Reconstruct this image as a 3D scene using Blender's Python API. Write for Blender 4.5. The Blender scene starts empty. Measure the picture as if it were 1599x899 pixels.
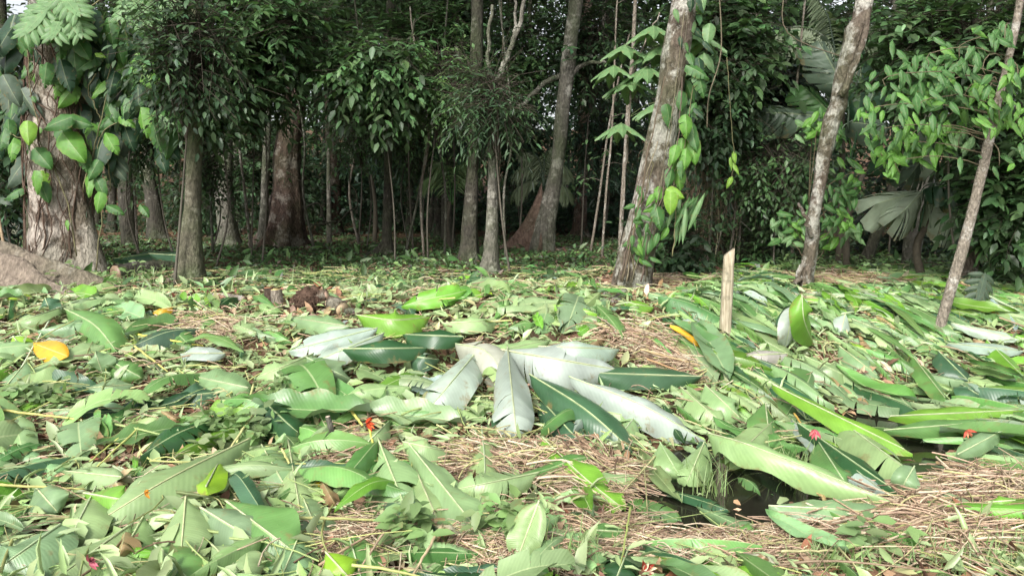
import bpy, math, random
import numpy as np
from mathutils import Vector, Matrix
rng = np.random.default_rng(7)
random.seed(7)
S = bpy.context.scene
COL = S.collection

# ------------------------------------------------------------------ camera, sky, sun, exposure
CZ, PITCH, F, CX, CY = 1.6, math.radians(6.5), 1231.0, 799.5, 449.5
cam = bpy.data.cameras.new('camera'); cam.lens = 36 * F / 1599; cam.sensor_width = 36
cam.clip_end = 500; cam.clip_start = 0.05
co = bpy.data.objects.new('camera', cam); COL.objects.link(co)
co.location = (0, 0, CZ); co.rotation_euler = (math.pi / 2 - PITCH, 0, 0)
S.camera = co
SUN_EL, SUN_AZ = math.radians(40), math.radians(205)      # azimuth clockwise from +Y: behind the camera, a little left
W = bpy.data.worlds.new('World'); S.world = W; W.use_nodes = True
wn = W.node_tree.nodes; wl = W.node_tree.links
bg = wn['Background']; bg.inputs['Strength'].default_value = 0.12
sky = wn.new('ShaderNodeTexSky'); sky.sky_type = 'NISHITA'; sky.sun_disc = False
sky.sun_elevation = SUN_EL; sky.sun_rotation = SUN_AZ; sky.air_density = 1.0; sky.dust_density = 4.0
hs = wn.new('ShaderNodeHueSaturation'); hs.inputs['Saturation'].default_value = 0.25
wl.new(sky.outputs[0], hs.inputs['Color']); wl.new(hs.outputs[0], bg.inputs['Color'])
sl = bpy.data.lights.new('sun', 'SUN'); sl.energy = 1.5; sl.angle = math.radians(15); sl.color = (1, 0.96, 0.9)
so = bpy.data.objects.new('sun', sl); COL.objects.link(so)
sd = Vector((math.sin(SUN_AZ) * math.cos(SUN_EL), math.cos(SUN_AZ) * math.cos(SUN_EL), math.sin(SUN_EL)))
so.rotation_euler = sd.to_track_quat('Z', 'Y').to_euler()
S.view_settings.view_transform = 'Standard'; S.view_settings.look = 'None'
S.view_settings.exposure = 1.28; S.view_settings.gamma = 1.0
S.cycles.max_bounces = 8; S.cycles.transparent_max_bounces = 4
S.cycles.diffuse_bounces = 4; S.cycles.glossy_bounces = 3; S.cycles.transmission_bounces = 4

# ------------------------------------------------------------------ terrain and pixel helpers
def ss(a, b, x):
    t = np.clip((x - a) / (b - a), 0, 1); return t * t * (3 - 2 * t)
DITCH = np.array([(0.45, 4.0), (1.0, 4.12), (1.45, 4.3), (2.2, 4.72), (2.9, 5.3), (4.6, 6.5), (9.0, 9.0)])
WATER = -0.06
def ditch_d(x, y):
    d = np.full(np.shape(x), 1e9)
    for a, b in zip(DITCH[:-1], DITCH[1:]):
        e = b - a; t = np.clip(((x - a[0]) * e[0] + (y - a[1]) * e[1]) / (e @ e), 0, 1)
        d = np.minimum(d, np.hypot(x - a[0] - t * e[0], y - a[1] - t * e[1]))
    return d
def T(x, y):
    x = np.asarray(x, float); y = np.asarray(y, float)
    sh = np.clip((x - 0.5) * 0.55, 0, 2.2)
    k = ss(.3, 1.0, x); z = 0.55 * ((1 - k) * ss(4.2, 8.2, y) + k * ss(4.5 + sh, 7.4 + sh, y))
    z = z - 0.42 * np.exp(-(ditch_d(x, y) / 0.60) ** 2) * ss(0.3, 0.9, x)
    z = z + 0.16 * np.exp(-((x - 0.2) / 1.6) ** 2 - ((y - 7.6) / 0.7) ** 2)
    z = z + 0.05 * np.exp(-((x - 0.45) / 0.6) ** 2 - ((y - 4.75) / 0.35) ** 2)
    z = z + 0.03 * np.exp(-((x - 2.6) / 0.9) ** 2 - ((y - 3.75) / 0.3) ** 2)
    n = 0.03 * np.sin(1.7 * x + 0.6 * y + .4) * np.sin(1.3 * y - .5 * x + 1) + 0.018 * np.sin(4.1 * x + 2) * np.sin(3.7 * y + .3 * x) \
        + 0.010 * np.sin(8.3 * x + 3 * y) * np.sin(7.1 * y - 2 * x)
    z = z + n
    z = z + 0.16 * np.clip(y - 40, 0, 60)
    return z
def TS(x, y): return np.maximum(T(x, y), WATER + .01)
CP, SP = math.cos(PITCH), math.sin(PITCH)
def ray(px, py):
    u = (px - CX) / F; v = -(py - CY) / F
    return np.array([u, CP + v * SP, -SP + v * CP])
def wp(px, py, Y):
    d = ray(px, py); t = Y / d[1]
    return np.array([d[0] * t, Y, CZ + d[2] * t])
TT = np.concatenate([np.linspace(2.5, 14, 2300), np.linspace(14, 60, 1600)])
def gp(px, py, lift=0.0):
    d = ray(px, py)
    x, y, z = d[0] * TT, d[1] * TT, CZ + d[2] * TT
    h = z - TS(x, y) - lift
    i = np.argmax(h < 0) if (h < 0).any() else len(TT) - 1
    return np.array([x[i], y[i], z[i]])
def proj(P):
    P = np.asarray(P, float); q = P - np.array([0, 0, CZ])
    dep = q[..., 1] * CP - q[..., 2] * SP; up = q[..., 1] * SP + q[..., 2] * CP
    return CX + F * q[..., 0] / dep, CY - F * up / dep
def mpp(Y): return Y / F * 1.0

# ------------------------------------------------------------------ object helpers
def tag(o, label=None, cat=None, group=None, kind=None):
    if label: o['label'] = label
    if cat: o['category'] = cat
    if group: o['group'] = group
    if kind: o['kind'] = kind
    return o
def empty(name, loc, label=None, cat=None, group=None):
    o = bpy.data.objects.new(name, None); COL.objects.link(o); o.location = Vector(loc); o.empty_display_size = 0.1
    return tag(o, label, cat, group)
class G:
    """collects geometry: points, quads and tris, with a tint and a leaf coordinate per point"""
    def __init__(s): s.v = []; s.f4 = []; s.f3 = []; s.t = []; s.l = []; s.n = 0
    def add(s, v, f4=None, f3=None, tint=(.1, .1, .1), luv=None):
        v = np.asarray(v, float).reshape(-1, 3); k = len(v)
        s.v.append(v)
        if f4 is not None and len(f4): s.f4.append(np.asarray(f4, int) + s.n)
        if f3 is not None and len(f3): s.f3.append(np.asarray(f3, int) + s.n)
        t = np.asarray(tint, float); s.t.append(np.broadcast_to(t, (k, 3)))
        s.l.append(np.zeros((k, 2)) if luv is None else np.asarray(luv, float)); s.n += k
        return s
    def mesh(s, name, mat, origin=(0, 0, 0), smooth=True):
        me = bpy.data.meshes.new(name)
        v = np.concatenate(s.v) - np.asarray(origin, float)
        f4 = np.concatenate(s.f4) if s.f4 else np.zeros((0, 4), int); f3 = np.concatenate(s.f3) if s.f3 else np.zeros((0, 3), int)
        me.vertices.add(len(v)); me.vertices.foreach_set('co', v.astype(np.float32).ravel())
        lv = np.concatenate([f4.ravel(), f3.ravel()]).astype(np.int32)
        me.loops.add(len(lv)); me.loops.foreach_set('vertex_index', lv)
        st = np.concatenate([np.arange(len(f4)) * 4, len(f4) * 4 + np.arange(len(f3)) * 3]).astype(np.int32)
        me.polygons.add(len(st)); me.polygons.foreach_set('loop_start', st)
        me.update(calc_edges=True)
        if smooth: me.polygons.foreach_set('use_smooth', np.ones(len(st), bool))
        a = me.attributes.new('tint', 'FLOAT_COLOR', 'POINT')
        t = np.concatenate(s.t); a.data.foreach_set('color', np.c_[t, np.ones(len(t))].astype(np.float32).ravel())
        l = np.concatenate(s.l); b = me.attributes.new('luv', 'FLOAT_VECTOR', 'POINT')
        b.data.foreach_set('vector', np.c_[l, np.zeros(len(l))].astype(np.float32).ravel())
        me.materials.append(mat); me.validate()
        return me
    def build(s, name, mat, parent=None, origin=None, smooth=True):
        if origin is None: origin = parent.location if parent is not None else (0, 0, 0)
        o = bpy.data.objects.new(name, s.mesh(name, mat, origin, smooth)); COL.objects.link(o)
        if parent is not None: o.parent = parent
        else: o.location = Vector(origin)
        return o
def unit(a):
    a = np.asarray(a, float); return a / (np.linalg.norm(a, axis=-1, keepdims=True) + 1e-9)
def smooth_path(P, n):
    P = np.asarray(P, float)
    if len(P) < 3:
        t = np.linspace(0, 1, n)[:, None]; return P[0] * (1 - t) + P[-1] * t
    Q = np.vstack([2 * P[0] - P[1], P, 2 * P[-1] - P[-2]]); m = len(P) - 1
    out = []
    for t in np.linspace(0, m - 1e-6, n):
        i = int(t); u = t - i; a, b, c, d = Q[i:i + 4]
        out.append(.5 * (2 * b + (c - a) * u + (2 * a - 5 * b + 4 * c - d) * u * u + (3 * b - a - 3 * c + d) * u ** 3))
    return np.array(out)
def tube(g, P, R, seg=8, tint=(.2, .2, .2), lobes=None, cap=True):
    """lobes(theta array, i, t) -> radius factor"""
    P = np.asarray(P, float); n = len(P); R = np.broadcast_to(np.asarray(R, float), (n,))
    d = np.gradient(P, axis=0); d = unit(d)
    ref = np.array([0, 1, 0.]) if abs(d[0][1]) < .8 else np.array([1., 0, 0])
    th = np.arange(seg) / seg * 2 * np.pi
    V = []; L = []
    for i in range(n):
        a = unit(np.cross(ref, d[i])); b = np.cross(d[i], a)
        r = R[i] * (lobes(th, i, i / (n - 1)) if lobes else 1.0)
        V.append(P[i] + (np.cos(th) * r)[:, None] * a + (np.sin(th) * r)[:, None] * b)
        L.append(np.c_[np.full(seg, i / (n - 1)), th / np.pi - 1])
    V = np.concatenate(V); k = np.arange(seg); f = []
    for i in range(n - 1):
        f.append(np.c_[i * seg + k, i * seg + (k + 1) % seg, (i + 1) * seg + (k + 1) % seg, (i + 1) * seg + k])
    f3 = []
    if cap:
        V = np.vstack([V, P[0], P[-1]]); L.append(np.zeros((2, 2)))
        f3 = np.vstack([np.c_[(k + 1) % seg, k, np.full(seg, n * seg)], np.c_[(n - 1) * seg + k, (n - 1) * seg + (k + 1) % seg, np.full(seg, n * seg + 1)]])
    g.add(V, np.vstack(f), f3, tint, np.vstack(L)); return g

# ------------------------------------------------------------------ materials
def newmat(name):
    m = bpy.data.materials.new(name); m.use_nodes = True; nt = m.node_tree
    return m, nt, nt.nodes, nt.links, nt.nodes['Principled BSDF'], nt.nodes['Material Output']
def nd(nodes, t, **kw):
    n = nodes.new(t)
    for k, v in kw.items():
        if k.startswith('i_'): n.inputs[int(k[2:])].default_value = v
        else: setattr(n, k, v)
    return n
def math_n(ns, ln, op, a, b=None, c=None):
    n = ns.new('ShaderNodeMath'); n.operation = op
    for i, x in enumerate((a, b, c)):
        if x is None: continue
        if isinstance(x, (int, float)): n.inputs[i].default_value = x
        else: ln.new(x, n.inputs[i])
    return n.outputs[0]
def mixc(ns, ln, f, a, b, mode='MIX'):
    n = ns.new('ShaderNodeMix'); n.data_type = 'RGBA'; n.blend_type = mode
    if isinstance(f, (int, float)): n.inputs[0].default_value = f
    else: ln.new(f, n.inputs[0])
    for i, x in ((6, a), (7, b)):
        if isinstance(x, tuple): n.inputs[i].default_value = (*x, 1)
        else: ln.new(x, n.inputs[i])
    return n.outputs[2]
def ramp(ns, ln, f, stops):
    n = ns.new('ShaderNodeValToRGB'); e = n.color_ramp.elements
    while len(e) < len(stops): e.new(.5)
    for i, (p, c) in enumerate(stops):
        e[i].position = p; e[i].color = (c, c, c, 1) if isinstance(c, (int, float)) else (*c, 1)
    ln.new(f, n.inputs[0]); return n.outputs[0]
def leaf_mat(name, ribs=True, rough=.36, trans=.22, under=.5, blot=.5, under_col=(.36, .46, .36), tear_col=(.22, .15, .06), ribf=.55):
    m, nt, ns, ln, P, O = newmat(name)
    at = nd(ns, 'ShaderNodeAttribute', attribute_name='tint'); col = at.outputs['Color']
    tc = nd(ns, 'ShaderNodeTexCoord')
    nz = nd(ns, 'ShaderNodeTexNoise'); nz.inputs['Scale'].default_value = 5; nz.inputs['Detail'].default_value = 4
    ln.new(tc.outputs['Object'], nz.inputs['Vector'])
    col = mixc(ns, ln, .55, col, ramp(ns, ln, nz.outputs['Fac'], [(.25, .55), (.75, 1.45)]), 'MULTIPLY')
    geo = nd(ns, 'ShaderNodeNewGeometry')
    if under: col = mixc(ns, ln, math_n(ns, ln, 'MULTIPLY', geo.outputs['Backfacing'], under), col, under_col)
    bump_h = nz.outputs['Fac']
    if ribs:
        lu = nd(ns, 'ShaderNodeAttribute', attribute_name='luv'); sp = nd(ns, 'ShaderNodeSeparateXYZ'); ln.new(lu.outputs['Vector'], sp.inputs[0])
        av = math_n(ns, ln, 'ABSOLUTE', sp.outputs[1])
        ph = math_n(ns, ln, 'SUBTRACT', math_n(ns, ln, 'MULTIPLY', sp.outputs[0], 190.0), math_n(ns, ln, 'MULTIPLY', av, 14.0))
        st = math_n(ns, ln, 'SINE', ph)
        st2 = math_n(ns, ln, 'SINE', math_n(ns, ln, 'MULTIPLY', ph, .29))
        sv = math_n(ns, ln, 'MULTIPLY_ADD', math_n(ns, ln, 'ADD', st, st2), .022, 1.0)
        col = mixc(ns, ln, 1.0, col, sv, 'MULTIPLY')
        rib = math_n(ns, ln, 'LESS_THAN', av, .045)
        col = mixc(ns, ln, math_n(ns, ln, 'MULTIPLY', rib, ribf), col, (.42, .5, .26))
        nb = nd(ns, 'ShaderNodeTexNoise'); nb.inputs['Scale'].default_value = 9; nb.inputs['Detail'].default_value = 6; nb.inputs['Roughness'].default_value = .7
        ln.new(tc.outputs['Object'], nb.inputs['Vector'])
        edge = math_n(ns, ln, 'MULTIPLY_ADD', math_n(ns, ln, 'POWER', av, 6.0), .12, nb.outputs['Fac'])
        col = mixc(ns, ln, math_n(ns, ln, 'MULTIPLY', ramp(ns, ln, edge, [(.59, 0), (.71, 1)]), blot), col, tear_col)
        bump_h = math_n(ns, ln, 'MULTIPLY_ADD', math_n(ns, ln, 'ADD', st, math_n(ns, ln, 'MULTIPLY', st2, 1.)), .04, nz.outputs['Fac'])
    bp = nd(ns, 'ShaderNodeBump'); bp.inputs['Strength'].default_value = .3; bp.inputs['Distance'].default_value = .02
    ln.new(bump_h, bp.inputs['Height'])
    ln.new(col, P.inputs['Base Color']); ln.new(bp.outputs[0], P.inputs['Normal'])
    nr = math_n(ns, ln, 'MULTIPLY_ADD', nz.outputs['Fac'], .3, rough - .12); ln.new(nr, P.inputs['Roughness'])
    tr = nd(ns, 'ShaderNodeBsdfTranslucent'); ln.new(mixc(ns, ln, 1.0, col, (1.05, 1.15, .68), 'MULTIPLY'), tr.inputs['Color'])
    mx = nd(ns, 'ShaderNodeMixShader', i_0=trans); ln.new(P.outputs[0], mx.inputs[1]); ln.new(tr.outputs[0], mx.inputs[2])
    ln.new(mx.outputs[0], O.inputs['Surface']); return m
def tint_mat(name, rough=.8, spec=.3, var=.5, scale=20):
    m, nt, ns, ln, P, O = newmat(name)
    at = nd(ns, 'ShaderNodeAttribute', attribute_name='tint'); tc = nd(ns, 'ShaderNodeTexCoord')
    nz = nd(ns, 'ShaderNodeTexNoise'); nz.inputs['Scale'].default_value = scale; nz.inputs['Detail'].default_value = 5
    ln.new(tc.outputs['Object'], nz.inputs['Vector'])
    c = mixc(ns, ln, var, at.outputs['Color'], ramp(ns, ln, nz.outputs['Fac'], [(.3, .5), (.7, 1.5)]), 'MULTIPLY')
    ln.new(c, P.inputs['Base Color']); P.inputs['Roughness'].default_value = rough; P.inputs['Specular IOR Level'].default_value = spec
    bp = nd(ns, 'ShaderNodeBump'); bp.inputs['Strength'].default_value = .4; bp.inputs['Distance'].default_value = .01
    ln.new(nz.outputs['Fac'], bp.inputs['Height']); ln.new(bp.outputs[0], P.inputs['Normal'])
    return m
def bark_mat(name, dark, mid, pale, pale_at=.58, moss=0.0, scale=1.0):
    m, nt, ns, ln, P, O = newmat(name)
    tc = nd(ns, 'ShaderNodeTexCoord'); mp = nd(ns, 'ShaderNodeMapping'); mp.inputs['Scale'].default_value = (scale, scale, scale * .5)
    ln.new(tc.outputs['Object'], mp.inputs['Vector'])
    n1 = nd(ns, 'ShaderNodeTexNoise'); n1.inputs['Scale'].default_value = 14; n1.inputs['Detail'].default_value = 8; n1.inputs['Roughness'].default_value = .65
    ln.new(mp.outputs[0], n1.inputs['Vector'])
    n2 = nd(ns, 'ShaderNodeTexNoise'); n2.inputs['Scale'].default_value = 3.2 * scale; n2.inputs['Detail'].default_value = 7; n2.inputs['Roughness'].default_value = .72
    ln.new(tc.outputs['Object'], n2.inputs['Vector'])
    n3 = nd(ns, 'ShaderNodeTexNoise'); n3.inputs['Scale'].default_value = 1.3; n3.inputs['Detail'].default_value = 6
    ln.new(tc.outputs['Object'], n3.inputs['Vector'])
    c = mixc(ns, ln, ramp(ns, ln, n1.outputs['Fac'], [(.35, 0), (.65, 1)]), dark, mid)
    c = mixc(ns, ln, ramp(ns, ln, n2.outputs['Fac'], [(pale_at, 0), (pale_at + .08, .85)]), c, pale)
    if moss: c = mixc(ns, ln, math_n(ns, ln, 'MULTIPLY', ramp(ns, ln, n3.outputs['Fac'], [(.42, 0), (.58, 1)]), moss), c, (.045, .075, .02))
    vo = nd(ns, 'ShaderNodeTexNoise'); vo.inputs['Scale'].default_value = 34; vo.inputs['Detail'].default_value = 7; ln.new(mp.outputs[0], vo.inputs['Vector'])
    h = math_n(ns, ln, 'MULTIPLY_ADD', vo.outputs['Fac'], .6, n1.outputs['Fac'])
    c = mixc(ns, ln, .75, c, ramp(ns, ln, vo.outputs['Fac'], [(.3, .5), (.7, 1.4)]), 'MULTIPLY')
    bp = nd(ns, 'ShaderNodeBump'); bp.inputs['Strength'].default_value = 1.0; bp.inputs['Distance'].default_value = .05
    ln.new(h, bp.inputs['Height']); ln.new(bp.outputs[0], P.inputs['Normal'])
    ln.new(c, P.inputs['Base Color']); P.inputs['Roughness'].default_value = .85; P.inputs['Specular IOR Level'].default_value = .25
    return m
M_CUT = leaf_mat('cut_leaf', rough=.34, trans=.16, blot=.6)
M_FOL = leaf_mat('foliage', ribs=False, rough=.45, trans=.3, under=.35, under_col=(.10, .15, .08))
M_LIVE = leaf_mat('living_leaf', rough=.47, trans=.28, under=.4, under_col=(.16, .26, .12), blot=.6, ribf=.28)
M_STRAW = tint_mat('straw', .75, .3, .5, 30)
M_STEM = tint_mat('green_stem', .5, .4, .5, 14)
M_PETAL = tint_mat('petal', .5, .4, .25, 20)
M_ROT = tint_mat('dry_leaf', .8, .2, .7, 14)
B_STRANG = bark_mat('bark_mottled_buff', (.10, .078, .06), (.23, .185, .145), (.46, .41, .35), .45, .25)
B_MOSS = bark_mat('bark_mossy', (.075, .07, .048), (.15, .14, .10), (.28, .27, .21), .55, .6)
B_PALE = bark_mat('bark_pale', (.085, .08, .066), (.18, .17, .14), (.38, .37, .32), .52, .5)
B_RED = bark_mat('bark_reddish', (.05, .034, .027), (.125, .085, .066), (.28, .25, .21), .52, .25)
B_BUTT = bark_mat('bark_buttress_red', (.10, .065, .048), (.20, .14, .11), (.33, .28, .23), .58, .2)
B_DARK = bark_mat('bark_dark', (.035, .032, .026), (.085, .078, .06), (.22, .215, .18), .55, .35)
B_LEAN = bark_mat('bark_brown_blotched', (.07, .053, .04), (.165, .135, .105), (.44, .43, .38), .47, .35)
B_SAP = bark_mat('bark_sapling', (.18, .155, .12), (.31, .27, .22), (.47, .45, .40), .52, 0, 1.6)
B_ROOT = bark_mat('bark_smooth_root', (.15, .12, .095), (.25, .205, .16), (.36, .32, .27), .55, .25, .8)

def soil_mat():
    m, nt, ns, ln, P, O = newmat('soil')
    tc = nd(ns, 'ShaderNodeTexCoord')
    n1 = nd(ns, 'ShaderNodeTexNoise'); n1.inputs['Scale'].default_value = 1.1; n1.inputs['Detail'].default_value = 6
    n2 = nd(ns, 'ShaderNodeTexNoise'); n2.inputs['Scale'].default_value = 24; n2.inputs['Detail'].default_value = 9; n2.inputs['Roughness'].default_value = .7
    n3 = nd(ns, 'ShaderNodeTexVoronoi'); n3.inputs['Scale'].default_value = 38
    for n in (n1, n2, n3): ln.new(tc.outputs['Object'], n.inputs['Vector'])
    c = mixc(ns, ln, ramp(ns, ln, n1.outputs['Fac'], [(.4, 0), (.6, 1)]), (.075, .05, .032), (.15, .085, .05))
    c = mixc(ns, ln, .8, c, ramp(ns, ln, n2.outputs['Fac'], [(.3, .35), (.7, 1.6)]), 'MULTIPLY')
    c = mixc(ns, ln, ramp(ns, ln, n3.outputs['Distance'], [(.0, .55), (.35, 0)]), c, (.2, .14, .085))
    ln.new(c, P.inputs['Base Color']); P.inputs['Roughness'].default_value = .95; P.inputs['Specular IOR Level'].default_value = .15
    bp = nd(ns, 'ShaderNodeBump'); bp.inputs['Strength'].default_value = 1; bp.inputs['Distance'].default_value = .03
    ln.new(n2.outputs['Fac'], bp.inputs['Height']); ln.new(bp.outputs[0], P.inputs['Normal'])
    return m
M_SOIL = soil_mat()
def water_mat():
    m, nt, ns, ln, P, O = newmat('ditch_water')
    P.inputs['Base Color'].default_value = (.018, .017, .012, 1); P.inputs['Roughness'].default_value = .06
    P.inputs['Specular IOR Level'].default_value = .5
    nz = nd(ns, 'ShaderNodeTexNoise'); nz.inputs['Scale'].default_value = 5
    bp = nd(ns, 'ShaderNodeBump'); bp.inputs['Strength'].default_value = .12; bp.inputs['Distance'].default_value = .02
    ln.new(nz.outputs['Fac'], bp.inputs['Height']); ln.new(bp.outputs[0], P.inputs['Normal']); return m
M_WATER = water_mat()
def post_mat():
    m, nt, ns, ln, P, O = newmat('weathered_post')
    tc = nd(ns, 'ShaderNodeTexCoord'); mp = nd(ns, 'ShaderNodeMapping'); mp.inputs['Scale'].default_value = (1, 1, .12); ln.new(tc.outputs['Object'], mp.inputs[0])
    n1 = nd(ns, 'ShaderNodeTexNoise'); n1.inputs['Scale'].default_value = 60; n1.inputs['Detail'].default_value = 6; ln.new(mp.outputs[0], n1.inputs['Vector'])
    n2 = nd(ns, 'ShaderNodeTexNoise'); n2.inputs['Scale'].default_value = 9; n2.inputs['Detail'].default_value = 6; ln.new(tc.outputs['Object'], n2.inputs['Vector'])
    c = mixc(ns, ln, ramp(ns, ln, n1.outputs['Fac'], [(.35, 0), (.65, 1)]), (.25, .21, .14), (.45, .40, .29))
    c = mixc(ns, ln, ramp(ns, ln, n2.outputs['Fac'], [(.55, 0), (.66, .8)]), c, (.12, .11, .07))
    ln.new(c, P.inputs['Base Color']); P.inputs['Roughness'].default_value = .85
    bp = nd(ns, 'ShaderNodeBump'); bp.inputs['Strength'].default_value = .5; bp.inputs['Distance'].default_value = .01
    ln.new(n1.outputs['Fac'], bp.inputs['Height']); ln.new(bp.outputs[0], P.inputs['Normal']); return m
M_POST = post_mat()

# ------------------------------------------------------------------ setting
def axis(parts): return np.concatenate([np.arange(a, b, s) for a, b, s in parts] + [[parts[-1][1]]])
xs = axis([(-90, -30, 6), (-30, -10, 1), (-10, -6, .2), (-6, 6, .07), (6, 10, .2), (10, 30, 1), (30, 90, 6)])
ys = axis([(-40, -4, 4), (-4, 2.6, .4), (2.6, 9.5, .07), (9.5, 20, .25), (20, 50, 1), (50, 120, 7)])
X, Y = np.meshgrid(xs, ys); nx, ny = len(xs), len(ys)
g = G(); i = np.arange(nx * ny).reshape(ny, nx)
g.add(np.c_[X.ravel(), Y.ravel(), T(X, Y).ravel()], np.c_[i[:-1, :-1].ravel(), i[:-1, 1:].ravel(), i[1:, 1:].ravel(), i[1:, :-1].ravel()])
tag(g.build('ground', M_SOIL), kind='structure')
g = G(); g.add([(.5, 3.7, WATER), (9.5, 3.7, WATER), (9.5, 10, WATER), (.5, 10, WATER)], [(0, 1, 2, 3)])
tag(g.build('ditch_water', M_WATER), kind='structure')

# ------------------------------------------------------------------ leaf shapes
def prof(kind, t):
    t = np.clip(t, 0, 1)
    if kind == 'oblong': return np.clip(1 - np.abs(2 * t - 1) ** 2.6, 0, 1) ** .75
    if kind == 'lance': return np.sin(np.pi * t ** .8) ** .9
    if kind == 'ovate': return (np.sin(np.pi * t ** .62)) ** .9 * (1 - .25 * t)
    if kind == 'heart': return np.where(t < .12, .55 + t / .12 * .3, np.sin(np.pi * (t * .88 + .12) ** .6) ** .85)
    return np.ones_like(t)
def leaf_grid(kind, n, m, W, tears=0, r=None, slant=.08, ripple=0.0, cup=0.0, fold=0.0, arch=0.0, notch=0.0, crumple=0.0):
    """local leaf: x along 0..1, y across, z up. Returns verts, quads, luv. Each half is cut into strips where it is torn."""
    r = r or random
    V, Q, L = [], [], []; base = 0
    ph = r.uniform(0, 6.28); fr = r.uniform(1.5, 4)
    for side in (1, -1):
        cuts = sorted(r.uniform(.15, .92) for _ in range(tears)) if tears else []
        segs = list(zip([0] + cuts, cuts + [1.0])); cr = [r.uniform(0, 6.28) for _ in range(4)]
        for k, (a, b) in enumerate(segs):
            rows = max(3, int(round(n * (b - a))) + 1)
            tt = np.linspace(a, b, rows); vv = np.linspace(0, 1, m)
            t2, v2 = np.meshgrid(tt, vv, indexing='ij')
            gap = (.018 if tears else 0) * v2 ** 1.5
            loc = (t2 - a) / (b - a)
            te = t2 + gap * (1 - 2 * loc) * min(1, (b - a) * 8)
            sl = slant * np.sin(np.pi * np.clip(te, 0, 1))
            w = prof(kind, te) * W * .5
            if notch and tears: w = w * (1 - notch * r.random() * (v2 > .9))
            x = te + sl * v2 ** 1.3 * .9
            y = side * w * v2
            dz = -cup * W * v2 ** 2 + fold * w * v2 + ripple * W * v2 ** 2 * np.sin(fr * 6.28 * te + ph + side) + arch * np.sin(np.pi * te)
            if tears: dz = dz - r.uniform(-.02, .10) * v2 * W * 1.6 ; y = y * r.uniform(.92, 1.04)
            dz = dz + crumple * W * (v2 ** 1.2) * (np.sin(5.5 * te + cr[0] + 2.5 * v2) * .65 + np.sin(10 * te - 4 * v2 + cr[1]) * .35)
            V.append(np.stack([x, y, dz], -1).reshape(-1, 3)); L.append(np.stack([te, side * v2], -1).reshape(-1, 2))
            i = np.arange(rows * m).reshape(rows, m) + base
            q = np.stack([i[:-1, :-1], i[1:, :-1], i[1:, 1:], i[:-1, 1:]], -1).reshape(-1, 4)
            Q.append(q if side > 0 else q[:, ::-1]); base += rows * m
    return np.concatenate(V), np.concatenate(Q), np.concatenate(L)

TONES = {'silver': (.35, .43, .36), 'cream': (.42, .42, .34), 'pale': (.26, .38, .165), 'greyish': (.19, .295, .145), 'mid': (.11, .23, .065),
         'bright': (.14, .30, .035), 'lime': (.24, .42, .03), 'deep': (.028, .085, .030), 'blue': (.05, .115, .058), 'yellow': (.55, .31, .025), 'tan': (.34, .23, .12)}
TWORD = {'silver': 'silvery white', 'cream': 'cream white', 'pale': 'pale green', 'greyish': 'grey green', 'mid': 'mid green', 'bright': 'bright green',
         'lime': 'lime green', 'deep': 'dark green', 'blue': 'bluish green', 'yellow': 'yellow', 'tan': 'dry tan'}
def jit(c, a=.12):
    c = np.asarray(c, float); return np.clip(c * (1 + rng.normal(0, a)) * (1 + rng.normal(0, a * .4, 3)), .004, .9)
LEAFG = 'cut leaves strewn over the bank'
LEAFOBJ = []          # (object, tone, form, world point)
def hero(b, t, w, tone, label, lift=(.05, .12, .04), bend=0, roll=0.0, kind='oblong', tears=0, ripple=.04, cup=.25, fold=0., rib=True, face=.5, stalk=0, under=False, n=22):
    """a cut leaf from pixel b (stalk end) to pixel t (tip); w its width in metres; face tilts the blade towards the road"""
    A = gp(b[0], b[1], lift[0]); B = gp(t[0], t[1], lift[2])
    mx, my = (b[0] + t[0]) / 2, (b[1] + t[1]) / 2; dx, dy = t[0] - b[0], t[1] - b[1]; l = math.hypot(dx, dy) + 1e-6
    Mp = gp(mx - dy / l * bend, my + dx / l * bend, lift[1])
    if abs(Mp[1] - (A[1] + B[1]) / 2) > .6: Mp[1] = (A[1] + B[1]) / 2; Mp[2] = max(Mp[2], TS(Mp[0], Mp[1]) + lift[1])
    path = smooth_path([A, Mp, B], 40); Lm = np.linalg.norm(np.diff(path, axis=0), axis=1).sum()
    r = random.Random(int(b[0] * 7 + b[1] * 13 + t[0]))
    V, Q, L = leaf_grid(kind, n, 6, w / Lm, tears, r, .07, ripple, cup, fold, 0, 0, .09)
    tcl = np.clip(V[:, 0], 0, 1) * 39; i0 = np.minimum(tcl.astype(int), 38); fr = (tcl - i0)[:, None]
    C = path[i0] * (1 - fr) + path[i0 + 1] * fr; C = C + np.clip(V[:, :1] - 1, 0, 1) * (path[-1] - path[-2]) * 39
    D = unit(np.gradient(path, axis=0)); D = D[i0]
    up = np.array([0, -face, 1.0]) + np.array([roll, 0, 0])
    Sd = unit(np.cross(np.broadcast_to(unit(up), D.shape), D)); N = np.cross(D, Sd)
    P = C + Sd * V[:, 1:2] * Lm + N * V[:, 2:3] * Lm
    gz = TS(P[:, 0], P[:, 1]) + .012
    P[:, 2] = np.where(P[:, 2] < gz, gz + (P[:, 2] - gz) * .05, P[:, 2])
    if under: Q = Q[:, ::-1]
    c = jit(TONES[tone], .07)
    g = G(); g.add(P, Q, None, c, L)
    o = g.build('cut_leaf', M_CUT, None, A)
    tag(o, label, 'leaf', LEAFG)
    if rib:
        gg = G(); ext = path[:-2]
        if stalk: ext = np.vstack([path[0] + unit(path[0] - path[3]) * stalk, ext])
        ext = ext.copy(); ext[:, 2] += .004
        tube(gg, ext, np.linspace(max(.005, w * .018), .002, len(ext)), 5, jit((.42, .48, .27), .1))
        gg.build('midrib', M_STEM, o, A)
    LEAFOBJ.append((o, tone, None, P.mean(0)))
    return o
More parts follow.
